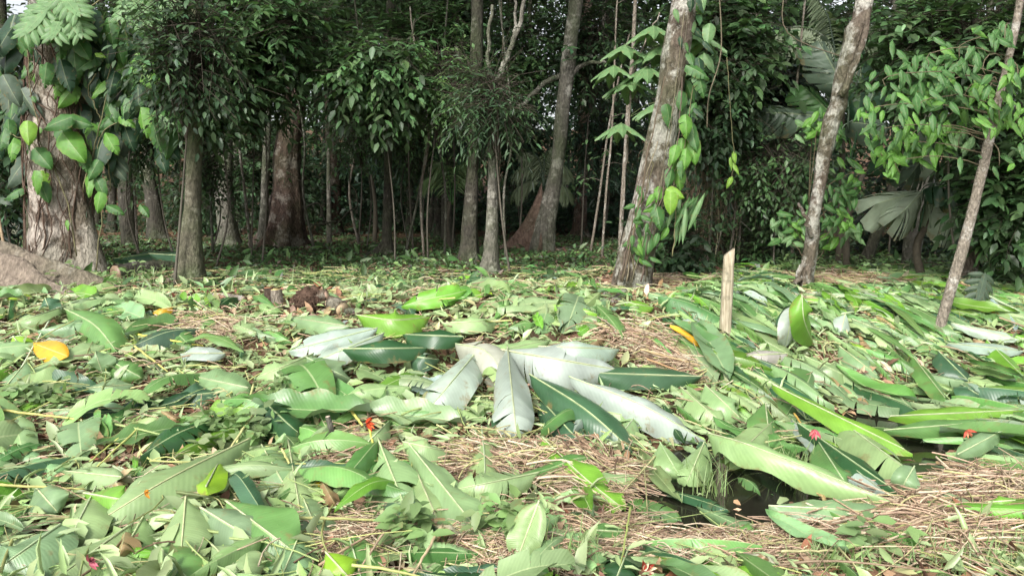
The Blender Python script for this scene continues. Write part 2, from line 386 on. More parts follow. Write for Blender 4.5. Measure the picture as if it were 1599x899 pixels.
HEROES = [
 # centre heap
 ((752,540),(662,648),.34,'silver','silvery leaf with slit torn edges hanging forward left of the cream leaf',dict(tears=5,face=.9,lift=(.2,.22,.05),ripple=.02)),
 ((706,536),(789,590),.33,'cream','cream white leaf folded over beside the torn silvery leaf',dict(bend=-18,face=1.1,lift=(.20,.26,.14),ripple=.05,cup=.25,tears=2)),
 ((792,540),(808,690),.27,'silver','broad silvery leaf hanging straight down the front of the heap',dict(face=.6,lift=(.24,.26,.04),ripple=.05,cup=.25,tears=2)),
 ((775,545),(970,578),.46,'silver','largest silvery leaf lying across the top of the heap with raised midrib',dict(face=1.3,lift=(.22,.26,.14),ripple=.03,cup=.3,stalk=.25,tears=2)),
 ((840,541),(968,545),.20,'silver','narrow silvery leaf behind the largest silvery leaf',dict(face=.9,lift=(.26,.3,.2),ripple=.02)),
 ((888,588),(1102,688),.25,'silver','long silvery leaf sloping down right from the heap above dark green leaf',dict(face=.9,lift=(.2,.2,.05),bend=-8,ripple=.05,tears=1)),
 ((1096,588),(925,582),.22,'blue','dark bluish green leaf with lime end lying right of the largest silvery leaf',dict(face=1.0,lift=(.12,.14,.15),ripple=.01)),
 ((826,584),(988,704),.27,'blue','dark bluish leaf with pale midrib sloping down below the long silvery leaf',dict(face=1.0,lift=(.18,.17,.06),bend=-8,ripple=.02)),
 ((842,622),(908,692),.2,'blue','short dark leaf tucked under the dark bluish midrib leaf',dict(face=.8,lift=(.06,.1,.05))),
 ((724,526),(628,522),.2,'deep','dark green oval leaf on top of the heap behind the cream leaf',dict(face=1.0,lift=(.26,.28,.22),ripple=.01)),
 ((528,545),(668,543),.2,'deep','dark green leaf with paler lower half on top left of the heap',dict(face=1.1,lift=(.2,.26,.2),ripple=.01)),
 ((556,492),(672,495),.26,'bright','bright green leaf curled up at the back of the heap',dict(face=1.2,lift=(.2,.2,.12),ripple=.05,bend=6)),
 ((640,556),(688,562),.22,'blue','small bluish leaf between the cream leaf and the dark leaves',dict(face=.9,lift=(.14,.16,.08),kind='ovate')),
 ((590,512),(450,548),.2,'silver','long folded silvery leaf with a dark slit left of heap top',dict(face=1.0,lift=(.2,.2,.12),tears=1,fold=.4)),
 ((600,520),(478,570),.2,'silver','silvery leaf just in front of the long folded silvery leaf',dict(face=1.0,lift=(.2,.2,.1),tears=1)),
 ((545,510),(448,495),.2,'greyish','glossy grey green leaf behind the long folded silvery leaf',dict(face=1.1,lift=(.14,.16,.08),ripple=.06)),
 ((478,558),(558,598),.3,'greyish','broad triangular grey green leaf pointing right below the silvery leaves',dict(kind='ovate',face=1.2,lift=(.14,.16,.05),ripple=.01)),
 ((490,552),(396,592),.26,'pale','wavy pale leaf with ribbed gloss left of the broad triangular leaf',dict(face=1.0,lift=(.12,.14,.05),ripple=.1)),
 ((438,576),(512,672),.3,'mid','mid green leaf hanging down with torn lower end below the wavy leaf',dict(face=.9,lift=(.14,.12,.03),tears=2,bend=-8)),
 ((345,612),(258,622),.28,'blue','dark bluish oval leaf lying flat left of the mid green hanging leaf',dict(face=1.1,lift=(.06,.08,.04),kind='lance',ripple=0)),
 ((388,606),(292,585),.26,'greyish','grey green curled leaf just above the dark bluish oval leaf',dict(face=1.1,lift=(.1,.12,.06),ripple=.06)),
 ((352,552),(280,552),.16,'silver','silvery leaf end folded over a dark leaf right of yellow stalks',dict(face=.9,lift=(.1,.12,.05),fold=.5)),
 ((740,556),(860,530),.16,'pale','pale strip of leaf lying behind the largest silvery leaf',dict(face=.9,lift=(.2,.22,.18))),
 ((980,570),(1000,600),.22,'deep','dark leaf tip showing under the largest silvery leaf',dict(face=.9,lift=(.12,.12,.08))),
 ((690,505),(780,500),.2,'pale','pale wavy leaf at the far edge of the heap right of bright curled leaf',dict(face=.8,lift=(.1,.14,.06),ripple=.08)),
 # bottom left
 ((392,684),(148,818),.30,'pale','longest pale leaf running diagonally through the lower left pile',dict(face=.9,lift=(.14,.16,.06),ripple=.06,bend=6)),
 ((96,818),(-12,894),.34,'greyish','smooth grey green leaf running out at the lower left corner',dict(face=.9,lift=(.1,.12,.05),ripple=.01,cup=.15)),
 ((150,760),(105,850),.26,'pale','pale leaf with straight midrib below the longest pale leaf',dict(face=.6,lift=(.08,.1,.04),tears=1)),
 ((205,818),(85,905),.32,'pale','pale leaf with thick white midrib at the bottom left',dict(face=.7,lift=(.1,.08,.04),stalk=.1)),
 ((225,805),(165,910),.26,'pale','pale leaf next to the thick white midrib leaf',dict(face=.6,lift=(.08,.08,.03),tears=2)),
 ((290,775),(282,872),.26,'pale','pale leaf hanging down in the middle of the lower left pile',dict(face=.6,lift=(.14,.12,.05),kind='lance')),
 ((312,792),(416,855),.24,'greyish','grey green leaf with silver gloss right of the hanging pale leaf',dict(face=.9,lift=(.12,.12,.05))),
 ((352,782),(468,868),.32,'mid','large smooth mid green leaf right side of the lower left pile',dict(face=.9,lift=(.1,.12,.04),ripple=.01,cup=.15,kind='lance')),
 ((330,850),(390,905),.24,'pale','pale leaf at bottom edge below the large smooth mid green leaf',dict(face=.7,lift=(.08,.08,.04))),
 ((240,850),(300,910),.24,'mid','mid green leaf at the bottom edge of the lower left pile',dict(face=.7,lift=(.06,.08,.04))),
 ((130,770),(220,785),.2,'bright','bright green leaf under a dry brown curl in the lower left pile',dict(face=.9,lift=(.1,.12,.06))),
 ((190,745),(95,735),.16,'pale','narrow pale leaf above the dry brown curl at left',dict(face=.8,lift=(.1,.1,.06))),
 ((55,760),(90,800),.2,'greyish','grey green folded leaf near the left edge above corner leaf',dict(face=.7,lift=(.08,.1,.04),fold=.4)),
 ((255,712),(222,668),.22,'bright','bright green scalloped leaf on bare soil above the longest pale leaf',dict(face=.8,lift=(.04,.06,.03),tears=3,kind='ovate')),
 ((322,760),(345,715),.16,'lime','lime green leaf at the upper end of the longest pale leaf',dict(face=.8,lift=(.16,.16,.1),kind='ovate')),
 # bottom centre
 ((408,694),(448,764),.28,'greyish','grey green rounded leaf left of the broken torn leaf with yellow stalk',dict(face=.7,lift=(.08,.1,.04))),
 ((452,700),(470,806),.26,'pale','pale leaf with torn square end and upright yellow stalk',dict(face=.6,lift=(.1,.1,.04),tears=3,stalk=.15)),
 ((592,690),(650,834),.34,'pale','big pale torn leaf with thick midrib in the bottom centre',dict(face=.6,lift=(.12,.12,.05),tears=4,stalk=.06)),
 ((636,690),(782,872),.22,'pale','long narrow wavy pale leaf running down right at the bottom centre',dict(face=.8,lift=(.12,.12,.04),ripple=.12,tears=1)),
 ((628,690),(704,706),.2,'pale','short pale leaf folded over above the long wavy pale leaf',dict(face=.8,lift=(.12,.14,.08))),
 ((650,735),(688,822),.28,'pale','pale blunt leaf between the big torn leaf and long wavy leaf',dict(face=.6,lift=(.1,.1,.03),tears=1)),
 ((752,665),(742,812),.2,'pale','twisted pale leaf hanging left of the straw mound',dict(face=.7,lift=(.08,.1,.04),ripple=.2,tears=4,bend=-10)),
 ((842,738),(696,768),.2,'pale','pale leaf cut into ribbons lying across the twisted pale leaf',dict(face=.9,lift=(.12,.14,.08),tears=7)),
 ((846,682),(975,796),.22,'bright','bright green wavy ribbon of leaf draped over the straw mound',dict(face=.8,lift=(.1,.12,.06),ripple=.25,bend=4)),
 ((508,862),(548,905),.18,'lime','lime green smooth leaf at the bottom edge left of centre',dict(face=.8,lift=(.1,.1,.05),ripple=0)),
 ((575,690),(610,655),.16,'pale','scalloped pale leaf beside the red flower',dict(face=.8,lift=(.1,.12,.06),tears=2,kind='ovate')),
 ((470,830),(440,900),.22,'greyish','crumpled grey green leaf left of the lime green smooth leaf',dict(face=.7,lift=(.08,.08,.04),tears=2,ripple=.1)),
 ((540,820),(565,905),.22,'mid','mid green leaf with narrow tip right of the lime green smooth leaf',dict(face=.7,lift=(.06,.08,.04),kind='lance')),
 ((470,770),(505,850),.24,'greyish','limp grey green leaf above the crumpled leaf',dict(face=.6,lift=(.06,.08,.03),tears=2)),
 ((842,782),(806,878),.16,'pale','pale folded leaf standing up below the straw mound',dict(face=.6,lift=(.28,.16,.05),fold=.6)),
 ((920,828),(1004,832),.12,'mid','narrow mid green leaf lying on the straw at bottom centre',dict(face=.8,lift=(.1,.1,.06),kind='lance')),
 ((985,848),(960,908),.2,'deep','dark ribbed leaf at the bottom edge right of centre',dict(face=.6,lift=(.08,.08,.04),tears=3)),
 ((1135,828),(1215,832),.14,'mid','mid green leaf on the near ditch bank',dict(face=.8,lift=(.06,.08,.04),kind='lance')),
 ((1000,742),(905,752),.12,'pale','straight pale strip of leaf lying on the straw mound',dict(face=.8,lift=(.1,.12,.08))),
 ((1030,690),(1062,745),.2,'pale','pale leaf hanging right of the straw mound',dict(face=.6,lift=(.14,.12,.04))),
 ((1100,690),(1072,755),.2,'pale','pale torn leaf hanging beside the ditch leaf end',dict(face=.6,lift=(.14,.12,.04),tears=2)),
 ((930,640),(1010,655),.24,'pale','pale limp leaf lying under the long silvery leaf',dict(face=.9,lift=(.08,.1,.05),tears=1,ripple=.1)),
 ((1000,640),(960,690),.22,'pale','pale crumpled leaf behind the tip of dark bluish midrib leaf',dict(face=.8,lift=(.08,.1,.05),tears=2,ripple=.1)),
 # left
 ((106,556),(48,534),.19,'yellow','yellow orange leaf lying among green leaves at the left',dict(face=1.2,lift=(.10,.12,.10),kind='lance',rib=False,cup=.1,ripple=.02)),
 ((95,480),(18,506),.18,'pale','pale leaf lying level above the yellow orange leaf',dict(face=1.0,lift=(.14,.16,.12),ripple=.03,stalk=.3)),
 ((100,482),(182,548),.30,'mid','shiny mid green leaf bent downhill right of the yellow orange leaf',dict(face=1.0,lift=(.14,.16,.06),bend=-10,ripple=.04)),
 ((160,582),(148,548),.22,'greyish','upright grey green leaf with white midrib below the shiny bent leaf',dict(face=1.0,lift=(.06,.16,.24),kind='ovate')),
 ((135,606),(210,600),.2,'greyish','pale glossy leaf on its side below the upright white midrib leaf',dict(face=1.1,lift=(.08,.1,.06))),
 ((165,560),(222,590),.2,'mid','mid green leaf with thick stalk right of the upright white midrib leaf',dict(face=1.0,lift=(.1,.12,.06),stalk=.1)),
 ((12,600),(45,560),.28,'greyish','broad grey green leaf at the left edge below the yellow orange leaf',dict(face=1.0,lift=(.06,.1,.08),kind='ovate')),
 ((70,640),(135,640),.16,'greyish','torn grey green leaf lying along bare soil at the left',dict(face=.9,lift=(.06,.08,.05),tears=1)),
 ((20,525),(38,548),.2,'lime','lime green leaf just left of the yellow orange leaf',dict(face=1.0,lift=(.1,.12,.06),kind='ovate')),
 ((70,465),(80,490),.22,'blue','bluish upright leaf in front of the buttress root',dict(face=1.1,lift=(.2,.14,.04),kind='ovate')),
 ((12,500),(16,468),.2,'deep','dark upright leaf at the left edge in front of buttress root',dict(face=1.1,lift=(.02,.14,.26),kind='ovate')),
 ((238,488),(270,480),.09,'yellow','small yellow leaf half folded below the mossy tree',dict(face=1.0,lift=(.1,.12,.1),rib=False)),
 ((390,490),(340,498),.16,'pale','pale leaf lying at bank top left of the chopped stump',dict(face=.9,lift=(.06,.08,.05))),
 ((400,520),(350,500),.2,'pale','pale ribbed leaf in front of the chopped stump',dict(face=.9,lift=(.08,.1,.06),ripple=.08)),
 ((176,404),(246,398),.26,'blue','dark leaf lying on the forest floor between the big trunk and mossy tree',dict(face=.8,lift=(.15,.2,.12),ripple=.04)),
 ((232,396),(280,426),.26,'blue','dark leaf hanging over a fallen log left of the mossy tree',dict(face=.9,lift=(.25,.22,.05))),
 # right
 ((1252,460),(1272,540),.22,'bright','bright green leaf standing upright between the post and leaning sapling',dict(face=2.5,lift=(.62,.4,.06),bend=6,ripple=.08)),
 ((1240,475),(1226,545),.2,'silver','silvery leaf drooping left of the bright upright leaf',dict(face=2.0,lift=(.42,.3,.05),fold=.5)),
 ((1215,520),(1250,480),.2,'blue','bluish leaf behind the bright upright leaf',dict(face=2.0,lift=(.06,.2,.4))),
 ((1104,676),(1400,786),.17,'pale','longest pale rolled leaf crossing the ditch from upper left',dict(face=.9,lift=(.24,.28,.12),bend=34,ripple=.16,cup=.5)),
 ((1200,790),(1395,800),.2,'greyish','wet leaf floating under the longest pale rolled leaf',dict(face=.6,lift=(.1,.12,.1),ripple=.05)),
 ((1205,600),(1425,708),.17,'bright','bright green long leaf leading the sloping row right of centre',dict(face=1.0,lift=(.18,.2,.1),ripple=.1)),
 ((1290,640),(1432,745),.24,'pale','long pale leaf pointing to the ditch below the bright long leaf',dict(face=1.0,lift=(.14,.16,.12),ripple=.08,tears=2)),
 ((1245,660),(1400,768),.2,'deep','dark narrow leaf between pale sloping leaves above the ditch',dict(face=1.0,lift=(.14,.16,.1),kind='lance')),
 ((1235,655),(1385,772),.18,'silver','narrow silvery leaf sloping down to the ditch water',dict(face=1.0,lift=(.12,.14,.1),kind='lance')),
 ((1278,690),(1325,762),.2,'mid','mid green oval leaf above the middle of the rolled ditch leaf',dict(face=1.0,lift=(.14,.16,.08),kind='lance')),
 ((1100,600),(1158,655),.26,'pale','pale leaf sloping down right of the lime leaf end',dict(face=.9,lift=(.12,.14,.06))),
 ((1062,604),(1132,664),.22,'pale','pale pleated leaf with fringed edge right of the long silvery leaf',dict(face=1.0,lift=(.1,.12,.06),tears=8)),
 ((1230,552),(1150,556),.18,'cream','pale pleated leaf lying level right of the fence post foot',dict(face=1.0,lift=(.14,.16,.1),tears=6)),
 ((1256,556),(1345,598),.2,'pale','pale leaf sloping down right below the bright upright leaf',dict(face=1.0,lift=(.12,.14,.08))),
 ((1195,628),(1202,688),.26,'mid','mid green broad leaf hanging above the rolled ditch leaf',dict(face=1.0,lift=(.16,.14,.06),tears=1)),
 ((1140,720),(1210,655),.2,'pale','pale stiff leaf crossing above the rolled ditch leaf',dict(face=1.0,lift=(.14,.16,.12),tears=2)),
 ((1465,548),(1512,594),.26,'blue','smooth bluish leaf right of and below the pale slim sapling',dict(face=1.1,lift=(.14,.16,.06),ripple=.01)),
 ((1425,556),(1478,624),.2,'mid','mid green leaf sloping down left of the smooth bluish leaf',dict(face=1.0,lift=(.12,.14,.06))),
 ((1500,600),(1535,620),.22,'blue','second bluish leaf just below the smooth bluish leaf',dict(face=1.1,lift=(.1,.12,.06))),
 ((1485,504),(1592,530),.14,'silver','long silvery leaf right of the slim sapling foot',dict(face=1.1,lift=(.12,.14,.1))),
 ((1480,536),(1600,548),.14,'silver','silvery leaf below the long silvery one right of sapling',dict(face=1.1,lift=(.12,.14,.1))),
 ((1500,662),(1604,668),.14,'silver','silvery leaf lying flat over the ditch at right edge',dict(face=.8,lift=(.16,.18,.16))),
 ((1495,710),(1566,672),.12,'greyish','grey green leaf leaning on the ditch edge at right',dict(face=1.0,lift=(.12,.16,.18))),
 ((1390,650),(1600,640),.16,'bright','bright green blade lying across the ditch at right',dict(face=.8,lift=(.16,.16,.16),kind='lance')),
 ((1380,672),(1590,655),.14,'mid','mid green blade beside the bright blade across the ditch',dict(face=.8,lift=(.14,.14,.14),kind='lance')),
 ((1520,786),(1610,780),.09,'bright','narrow bright green leaf on straw at the right edge',dict(face=.9,lift=(.08,.12,.1),kind='lance')),
 ((1372,818),(1436,790),.12,'mid','mid green leaf at the ditch edge below crumpled leaf',dict(face=.9,lift=(.05,.08,.06))),
 ((1428,728),(1404,768),.14,'greyish','crumpled grey green leaf standing at ditch edge',dict(face=1.2,lift=(.2,.16,.08),fold=.5)),
 ((1540,530),(1600,590),.22,'bright','bright leaf sloping to the right edge below the silvery leaves',dict(face=1.0,lift=(.12,.14,.06))),
 ((1310,540),(1375,590),.2,'greyish','grey green leaf pointing right above the dark soil hollow',dict(face=1.0,lift=(.1,.12,.06))),
 ((1385,600),(1425,640),.2,'greyish','glossy grey leaf below the dark soil hollow',dict(face=1.0,lift=(.1,.12,.06))),
 ((1320,490),(1312,525),.18,'silver','silvery curved leaf left of the sapling row',dict(face=1.3,lift=(.2,.16,.06),kind='ovate')),
 ((1330,498),(1385,520),.18,'greyish','grey green leaf right of the silvery curved leaf',dict(face=1.0,lift=(.12,.14,.06))),
 ((965,470),(1022,480),.16,'bright','bright green leaf at foot of the thick leaning tree',dict(face=1.0,lift=(.04,.08,.05))),
 ((1052,470),(1012,457),.14,'greyish','grey green leaf right of the bright leaf at the leaning tree',dict(face=1.0,lift=(.06,.08,.08))),
 ((1055,505),(1095,500),.18,'silver','silvery leaf left of the fence post',dict(face=1.0,lift=(.08,.12,.1))),
]
for b, t, w, tone, lab, kw in HEROES: hero(b, t, w, tone, lab, **kw)

# ------------------------------------------------------------------ trees: trunks, buttresses, crowns
def fin(g, B, ang, Ln, H, th, tint=(.2, .2, .2), bow=0.0):
    """a buttress plate leaving point B in direction ang, H high at the trunk, sinking into the ground Ln away"""
    d = np.array([math.cos(ang), math.sin(ang), 0]); sd = np.array([-d[1], d[0], 0]); n = 12
    V = []; f = []
    for i in range(n):
        s = i / (n - 1); p = np.asarray(B) + d * Ln * s + sd * bow * math.sin(s * 2.6); gz = float(T(p[0], p[1]))
        top = gz + H * ((1 - s) ** 2.1) + .05 * (1 - s) + .02; t = th * (1 - .55 * s) * (1 + .12 * math.sin(s * 17))
        for o, z in ((-1.5, gz - .2), (-.9, gz + (top - gz) * .35), (-.5, gz + (top - gz) * .86), (0, top), (.5, gz + (top - gz) * .86), (.9, gz + (top - gz) * .35), (1.5, gz - .2)):
            V.append(p * [1, 1, 0] + sd * t * o + np.array([0, 0, z]))
    for i in range(n - 1):
        for j in range(6): a = i * 7 + j; f.append((a, a + 7, a + 8, a + 1))
    g.add(V, f, None, tint)
def scatter(g, tv, tq, pos, d, nrm, sc, tint, luv=None, tri=None):
    d = unit(d); sd = unit(np.cross(nrm, d)); n = np.cross(d, sd); K = len(pos); k = len(tv)
    sc = np.broadcast_to(np.asarray(sc, float), (K,))[:, None, None]
    P = pos[:, None] + sc * (tv[None, :, :1] * d[:, None] + tv[None, :, 1:2] * sd[:, None] + tv[None, :, 2:3] * n[:, None])
    Q = (np.asarray(tq)[None] + (np.arange(K) * k)[:, None, None]).reshape(-1, 4)
    tint = np.broadcast_to(np.asarray(tint, float), (K, 3))
    g.add(P.reshape(-1, 3), Q, None, np.repeat(tint, k, 0), None if luv is None else np.tile(luv, (K, 1)))
# leaf templates, unit length
LT5 = np.array([(0, 0, 0), (.42, .24, .02), (1, 0, -.10), (.42, -.24, .02), (.5, 0, -.05)]); LQ5 = [(0, 4, 2, 1), (0, 3, 2, 4)]
LT8 = np.array([(0, 0, 0), (.3, .19, .03), (.68, .15, -.02), (1, 0, -.16), (.68, -.15, -.02), (.3, -.19, .03), (.32, 0, -.02), (.68, 0, -.07)])
LQ8 = [(0, 6, 1, 1), (6, 7, 2, 1), (7, 3, 2, 2), (0, 5, 6, 6), (5, 4, 7, 6), (4, 3, 7, 7)]
LQ8 = [(0, 6, 2, 1), (6, 7, 3, 2), (0, 5, 4, 6), (6, 4, 3, 7)]
NARROW = LT5 * [1, .45, 1]
def rdir(K): return unit(rng.normal(size=(K, 3)))
def crown_geo(g, C, R, nclump, ntwig, nleaf, ll, tone, droop=.35, spread=.35, twig=.4, var=.25, tmpl=(LT5, LQ5), tg=None, shell=.5):
    """leaf sprays in clumps through an ellipsoid; nleaf leaves alternate along each twig"""
    C = np.asarray(C, float); R = np.asarray(R, float)
    cd = rdir(nclump) * (rng.random((nclump, 1)) ** (shell))
    cc = C + cd * R; ct = np.clip(1 + rng.normal(0, var, nclump), .45, 1.9)
    K = nclump * ntwig
    o = np.repeat(cc, ntwig, 0) + rng.normal(0, 1, (K, 3)) * R.mean() * spread * .5
    td = unit(unit(o - C) * .7 + rdir(K) * .9 + np.array([0, -.15, -droop])); tl = twig * rng.uniform(.6, 1.4, K)
    s = np.linspace(.15, 1, nleaf)
    pos = o[:, None] + td[:, None] * (tl[:, None] * s)[..., None] - np.array([0, 0, 1.]) * (tl[:, None] * s ** 2)[..., None] * droop * .5
    sd = unit(np.cross(td, [0, 0, 1.0]) + 1e-6)
    alt = np.where(np.arange(nleaf) % 2 == 0, 1, -1.) ; alt[-1] = 0
    d = td[:, None] * .55 + sd[:, None] * alt[None, :, None] * .9 + rng.normal(0, .22, (K, nleaf, 3)) + np.array([0, 0, -droop])
    nm = np.array([0, -.25, 1.0]) + rng.normal(0, .35, (K, nleaf, 3))
    t = np.asarray(tone)[None] * (np.repeat(np.repeat(ct, ntwig), nleaf) * np.clip(1 + rng.normal(0, .16, K * nleaf), .5, 1.6))[:, None]
    t = t * np.clip(1 + rng.normal(0, .07, (len(t), 3)), .7, 1.4)
    scatter(g, tmpl[0], tmpl[1], pos.reshape(-1, 3), d.reshape(-1, 3), nm.reshape(-1, 3), ll * rng.uniform(.45, 1.3, K * nleaf), t)
    if tg is not None:
        e = o + td * tl[:, None] * .9
        strands(tg, np.stack([o - td * tl[:, None] * .5, o, (o + e) / 2 + [0, 0, .01], e], 1), .006, (.05, .042, .03))
    return cc
def strands(g, P, rad, tint, taper=True):
    """K thin three-sided tubes through P (K, n, 3)"""
    P = np.asarray(P, float); K, n, _ = P.shape; d = unit(np.gradient(P, axis=1))
    ref = np.where(np.abs(d[..., 2:3]) > .8, np.array([1., 0, 0]), np.array([0, 0, 1.])); a = unit(np.cross(d, ref)); b = np.cross(d, a)
    r = np.broadcast_to(np.asarray(rad, float), (K,))[:, None] * (np.linspace(1, .45, n) if taper else np.ones(n))[None]
    V = np.stack([P + r[..., None] * (math.cos(q) * a + math.sin(q) * b) for q in (.5, 2.6, 4.7)], 2).reshape(-1, 3)
    i = (np.arange(K)[:, None, None] * n + np.arange(n - 1)[None, :, None]) * 3; j = np.arange(3)[None, None]; j2 = (j + 1) % 3
    Q = np.stack([i + j, i + j2, i + 3 + j2, i + 3 + j], -1).reshape(-1, 4)
    t = np.broadcast_to(np.asarray(tint, float), (K, 3)); g.add(V, Q, None, np.repeat(t, n * 3, 0))
CROWNS = []
for k in range(3):
    g = G(); crown_geo(g, (0, 0, 0), (3.6, 3.2, 1.7), 22, 9, 8, .32, (.06, .12, .038), .3, .3, .8, tmpl=(LT5, LQ5))
    tgl = G()
    hub = np.array([0, 0, -2.0])
    for q in range(9):
        e = rdir(1)[0] * [3, 2.6, 1.2]; tube(g, smooth_path([hub, hub * .4 + e * .4 + [0, 0, -.2], e], 6), np.linspace(.1, .02, 6), 5, (.05, .045, .03))
    CROWNS.append(g.mesh('crown', M_FOL))
TREES = {}
def trunk(label, pts, bark, Y=None, flute=.0, nfl=5, fins=(), fbark=None, top=9.0, crown=True, group=None, seg=14, kink=.0, branches=(), name='tree', cat='tree', flare=0.0, n=34):
    b = pts[0]
    if Y is None: base = gp(b[0], b[1])
    else:
        base = wp(b[0], b[1], Y); base[2] = T(base[0], base[1])
    Y = base[1]
    root = empty(name, base, label, cat, group)
    P = [base - [0, 0, .2], base] + [wp(p[0], p[1], Y) for p in pts[1:]]
    R = [b[2] / 2 * Y / F * 1.05] + [p[2] / 2 * Y / F for p in pts]
    if top:
        d = unit(P[-1] - P[-2]); d = unit(d * [.5, 1, 1])
        while P[-1][2] < top: P.append(P[-1] + d * min(1.6, top + .05 - P[-1][2] + .2)); R.append(R[-1] * .88)
    path = smooth_path(P, n); rad = np.interp(np.linspace(0, len(R) - 1, n), np.arange(len(R)), R)
    path[2:-1] += rng.normal(0, kink, (n - 3, 3)) * rad[2:-1, None] * [1, 1, .3]
    ph = rng.uniform(0, 6.28, 6); zb = base[2]
    def lob(th, i, t):
        h = path[i][2] - zb
        e = math.exp(-max(h, 0) / .7)
        return 1 + flute * (.25 + e) * np.cos(nfl * th + ph[0] + h * .3) + .5 * flute * e * np.cos((nfl * 2 - 1) * th + ph[1]) + flare * math.exp(-max(h, 0) / .22) * (1 + .6 * np.cos(4 * th + ph[4])) \
            + .05 * np.sin(2 * th + ph[2] + 1.7 * h) + .04 * np.sin(3 * th + ph[3] - 2.9 * h) + rng.normal(0, .03, len(th)) + .05 * math.sin(5.1 * h + ph[5])
    g = G(); tube(g, path, rad, seg, (.2, .2, .2), lob)
    g.build('trunk', bark, root, base)
    for k, (ang, Ln, H, th, bow) in enumerate(fins):
        q = G(); fin(q, base, ang, Ln, H, th, bow=bow); q.build('buttress', fbark or bark, root, base)
    for br in branches:
        bp = [wp(x, y, Y + dy) for x, y, w, dy in br]; br_r = [w / 2 * Y / F for x, y, w, dy in br]
        q = G(); m = 14; bpth = smooth_path(bp, m); bpth[1:] += rng.normal(0, .012, (m - 1, 3))
        tube(q, bpth, np.interp(np.linspace(0, len(br_r) - 1, m), np.arange(len(br_r)), br_r), 7); q.build('branch', bark, root, base)
    if crown:
        c = bpy.data.objects.new('crown', CROWNS[len(TREES) % 3]); COL.objects.link(c); c.parent = root
        e = path[-1] - base; c.location = Vector(e + [0, 0, 1.2]); c.rotation_euler = (0, 0, rng.uniform(0, 6.28)); s = rng.uniform(.85, 1.15); c.scale = (s, s, s)
    TREES.pop(label, None); TREES[label] = root
    return root, base, path
PI = math.pi
t1, b1, p1 = trunk('massive buff trunk netted with climbing roots at the left, hung with climbers', [(96, 432, 100), (98, 380, 96), (96, 300, 90), (90, 200, 84), (92, 100, 70), (94, 0, 66)], B_STRANG, flute=.08, nfl=6, top=9, seg=26, fins=[], n=44)
g = G(); fl = [np.array(wp(*p, b1[1] - .15)) for p in ((150, 440), (140, 400), (128, 350), (116, 300), (106, 250), (100, 210))]
tube(g, smooth_path(fl, 16), np.linspace(.2, .07, 16), 12); g.build('buttress', B_ROOT if False else B_STRANG, t1, b1)
g = G(); fl = [np.array(wp(*p, b1[1] - .05)) for p in ((52, 420), (52, 370), (56, 310), (62, 250))]
tube(g, smooth_path(fl, 12), np.linspace(.14, .06, 12), 10); g.build('buttress', B_MOSS, t1, b1)
# roots of the climbers netted over the trunk
g = G(); Pn = []
for q in range(95):
    z0 = rng.uniform(.3, 3.6); a0 = rng.uniform(PI, 2 * PI); nn = 9; h = rng.uniform(.5, 1.6); tw = rng.normal(0, .5)
    pts = []
    for s in np.linspace(0, 1, nn):
        z = b1[2] + z0 - h * s; i = int(np.clip(np.argmin(np.abs(p1[:, 2] - z)), 0, len(p1) - 1)); r = np.interp(z, [b1[2], b1[2] + 2, b1[2] + 4], [.46, .42, .33])
        a = a0 + tw * s + .12 * math.sin(9 * s + q); pts.append([p1[i][0] + math.cos(a) * r, p1[i][1] + math.sin(a) * r, z])
    Pn.append(pts)
strands(g, Pn, rng.uniform(.006, .016, 95), (.085, .055, .038)); tag(g.build('root_mesh', M_STRAW, t1, b1), kind='stuff')

trunk('short dark trunk beneath hanging leaves right of the massive buff trunk', [(204, 385, 26), (200, 350, 25), (197, 300, 24), (196, 200, 24), (198, 60, 22)], B_DARK, flute=.06)
trunk('mossy tree with flared triangular foot right of the massive buff trunk', [(300, 440, 52), (298, 400, 40), (300, 350, 29), (301, 310, 25), (303, 200, 23), (306, 0, 20)], B_MOSS, flute=.08, nfl=4, fins=[(PI * 1.08, .34, .75, .06, 0), (-.6, .3, .4, .06, 0), (-1.9, .22, .3, .05, 0)])
trunk('pale lichen spotted trunk of the close pair left of the red buttressed tree', [(357, 385, 36), (354, 340, 24), (352, 260, 22), (351, 180, 20), (348, 80, 18), (346, 0, 18)], B_PALE, flute=.08, flare=.25)
trunk('thinner leaning pale trunk beside the pale lichen spotted trunk', [(350, 383, 15), (344, 330, 13), (336, 260, 12), (332, 200, 12), (330, 80, 11)], B_PALE)
trunk('reddish brown tree with fluted root foot, bending right as it rises', [(440, 384, 76), (445, 350, 58), (449, 300, 44), (447, 250, 38), (456, 190, 32), (467, 120, 30), (473, 60, 29), (479, 0, 29)], B_RED, flute=.20, nfl=7, seg=28, fins=[(PI * 1.02, .7, .8, .08, .05), (-2.3, .55, .6, .07, 0), (-1.1, .55, .7, .07, 0), (-.1, .6, .6, .08, -.05)], flare=.2)
trunk('slender pale trunk hugging the left side of the reddish brown tree', [(410, 384, 17), (413, 320, 12), (416, 240, 11), (420, 150, 10), (424, 0, 9)], B_PALE, flare=.3)
trunk('dark reddish straight trunk with pale streak right of the bending reddish tree', [(522, 366, 24), (521, 300, 22), (519, 200, 20), (518, 100, 18), (516, 0, 16)], B_RED, flute=.08, flare=.3)
trunk('thin pale stem touching the dark reddish straight trunk', [(514, 366, 8), (513, 250, 6), (514, 120, 6), (516, 50, 5)], B_PALE, Y=17.6, crown=False, top=7)
trunk('dark slim trunk with yellowish foot in the middle of the clearing', [(603, 397, 22), (604, 370, 15), (606, 300, 13), (606, 200, 14), (608, 100, 13), (610, 0, 13)], B_DARK, fins=[(PI * 1.1, .45, .3, .05, 0), (-.7, .3, .2, .05, 0)], flare=.2)
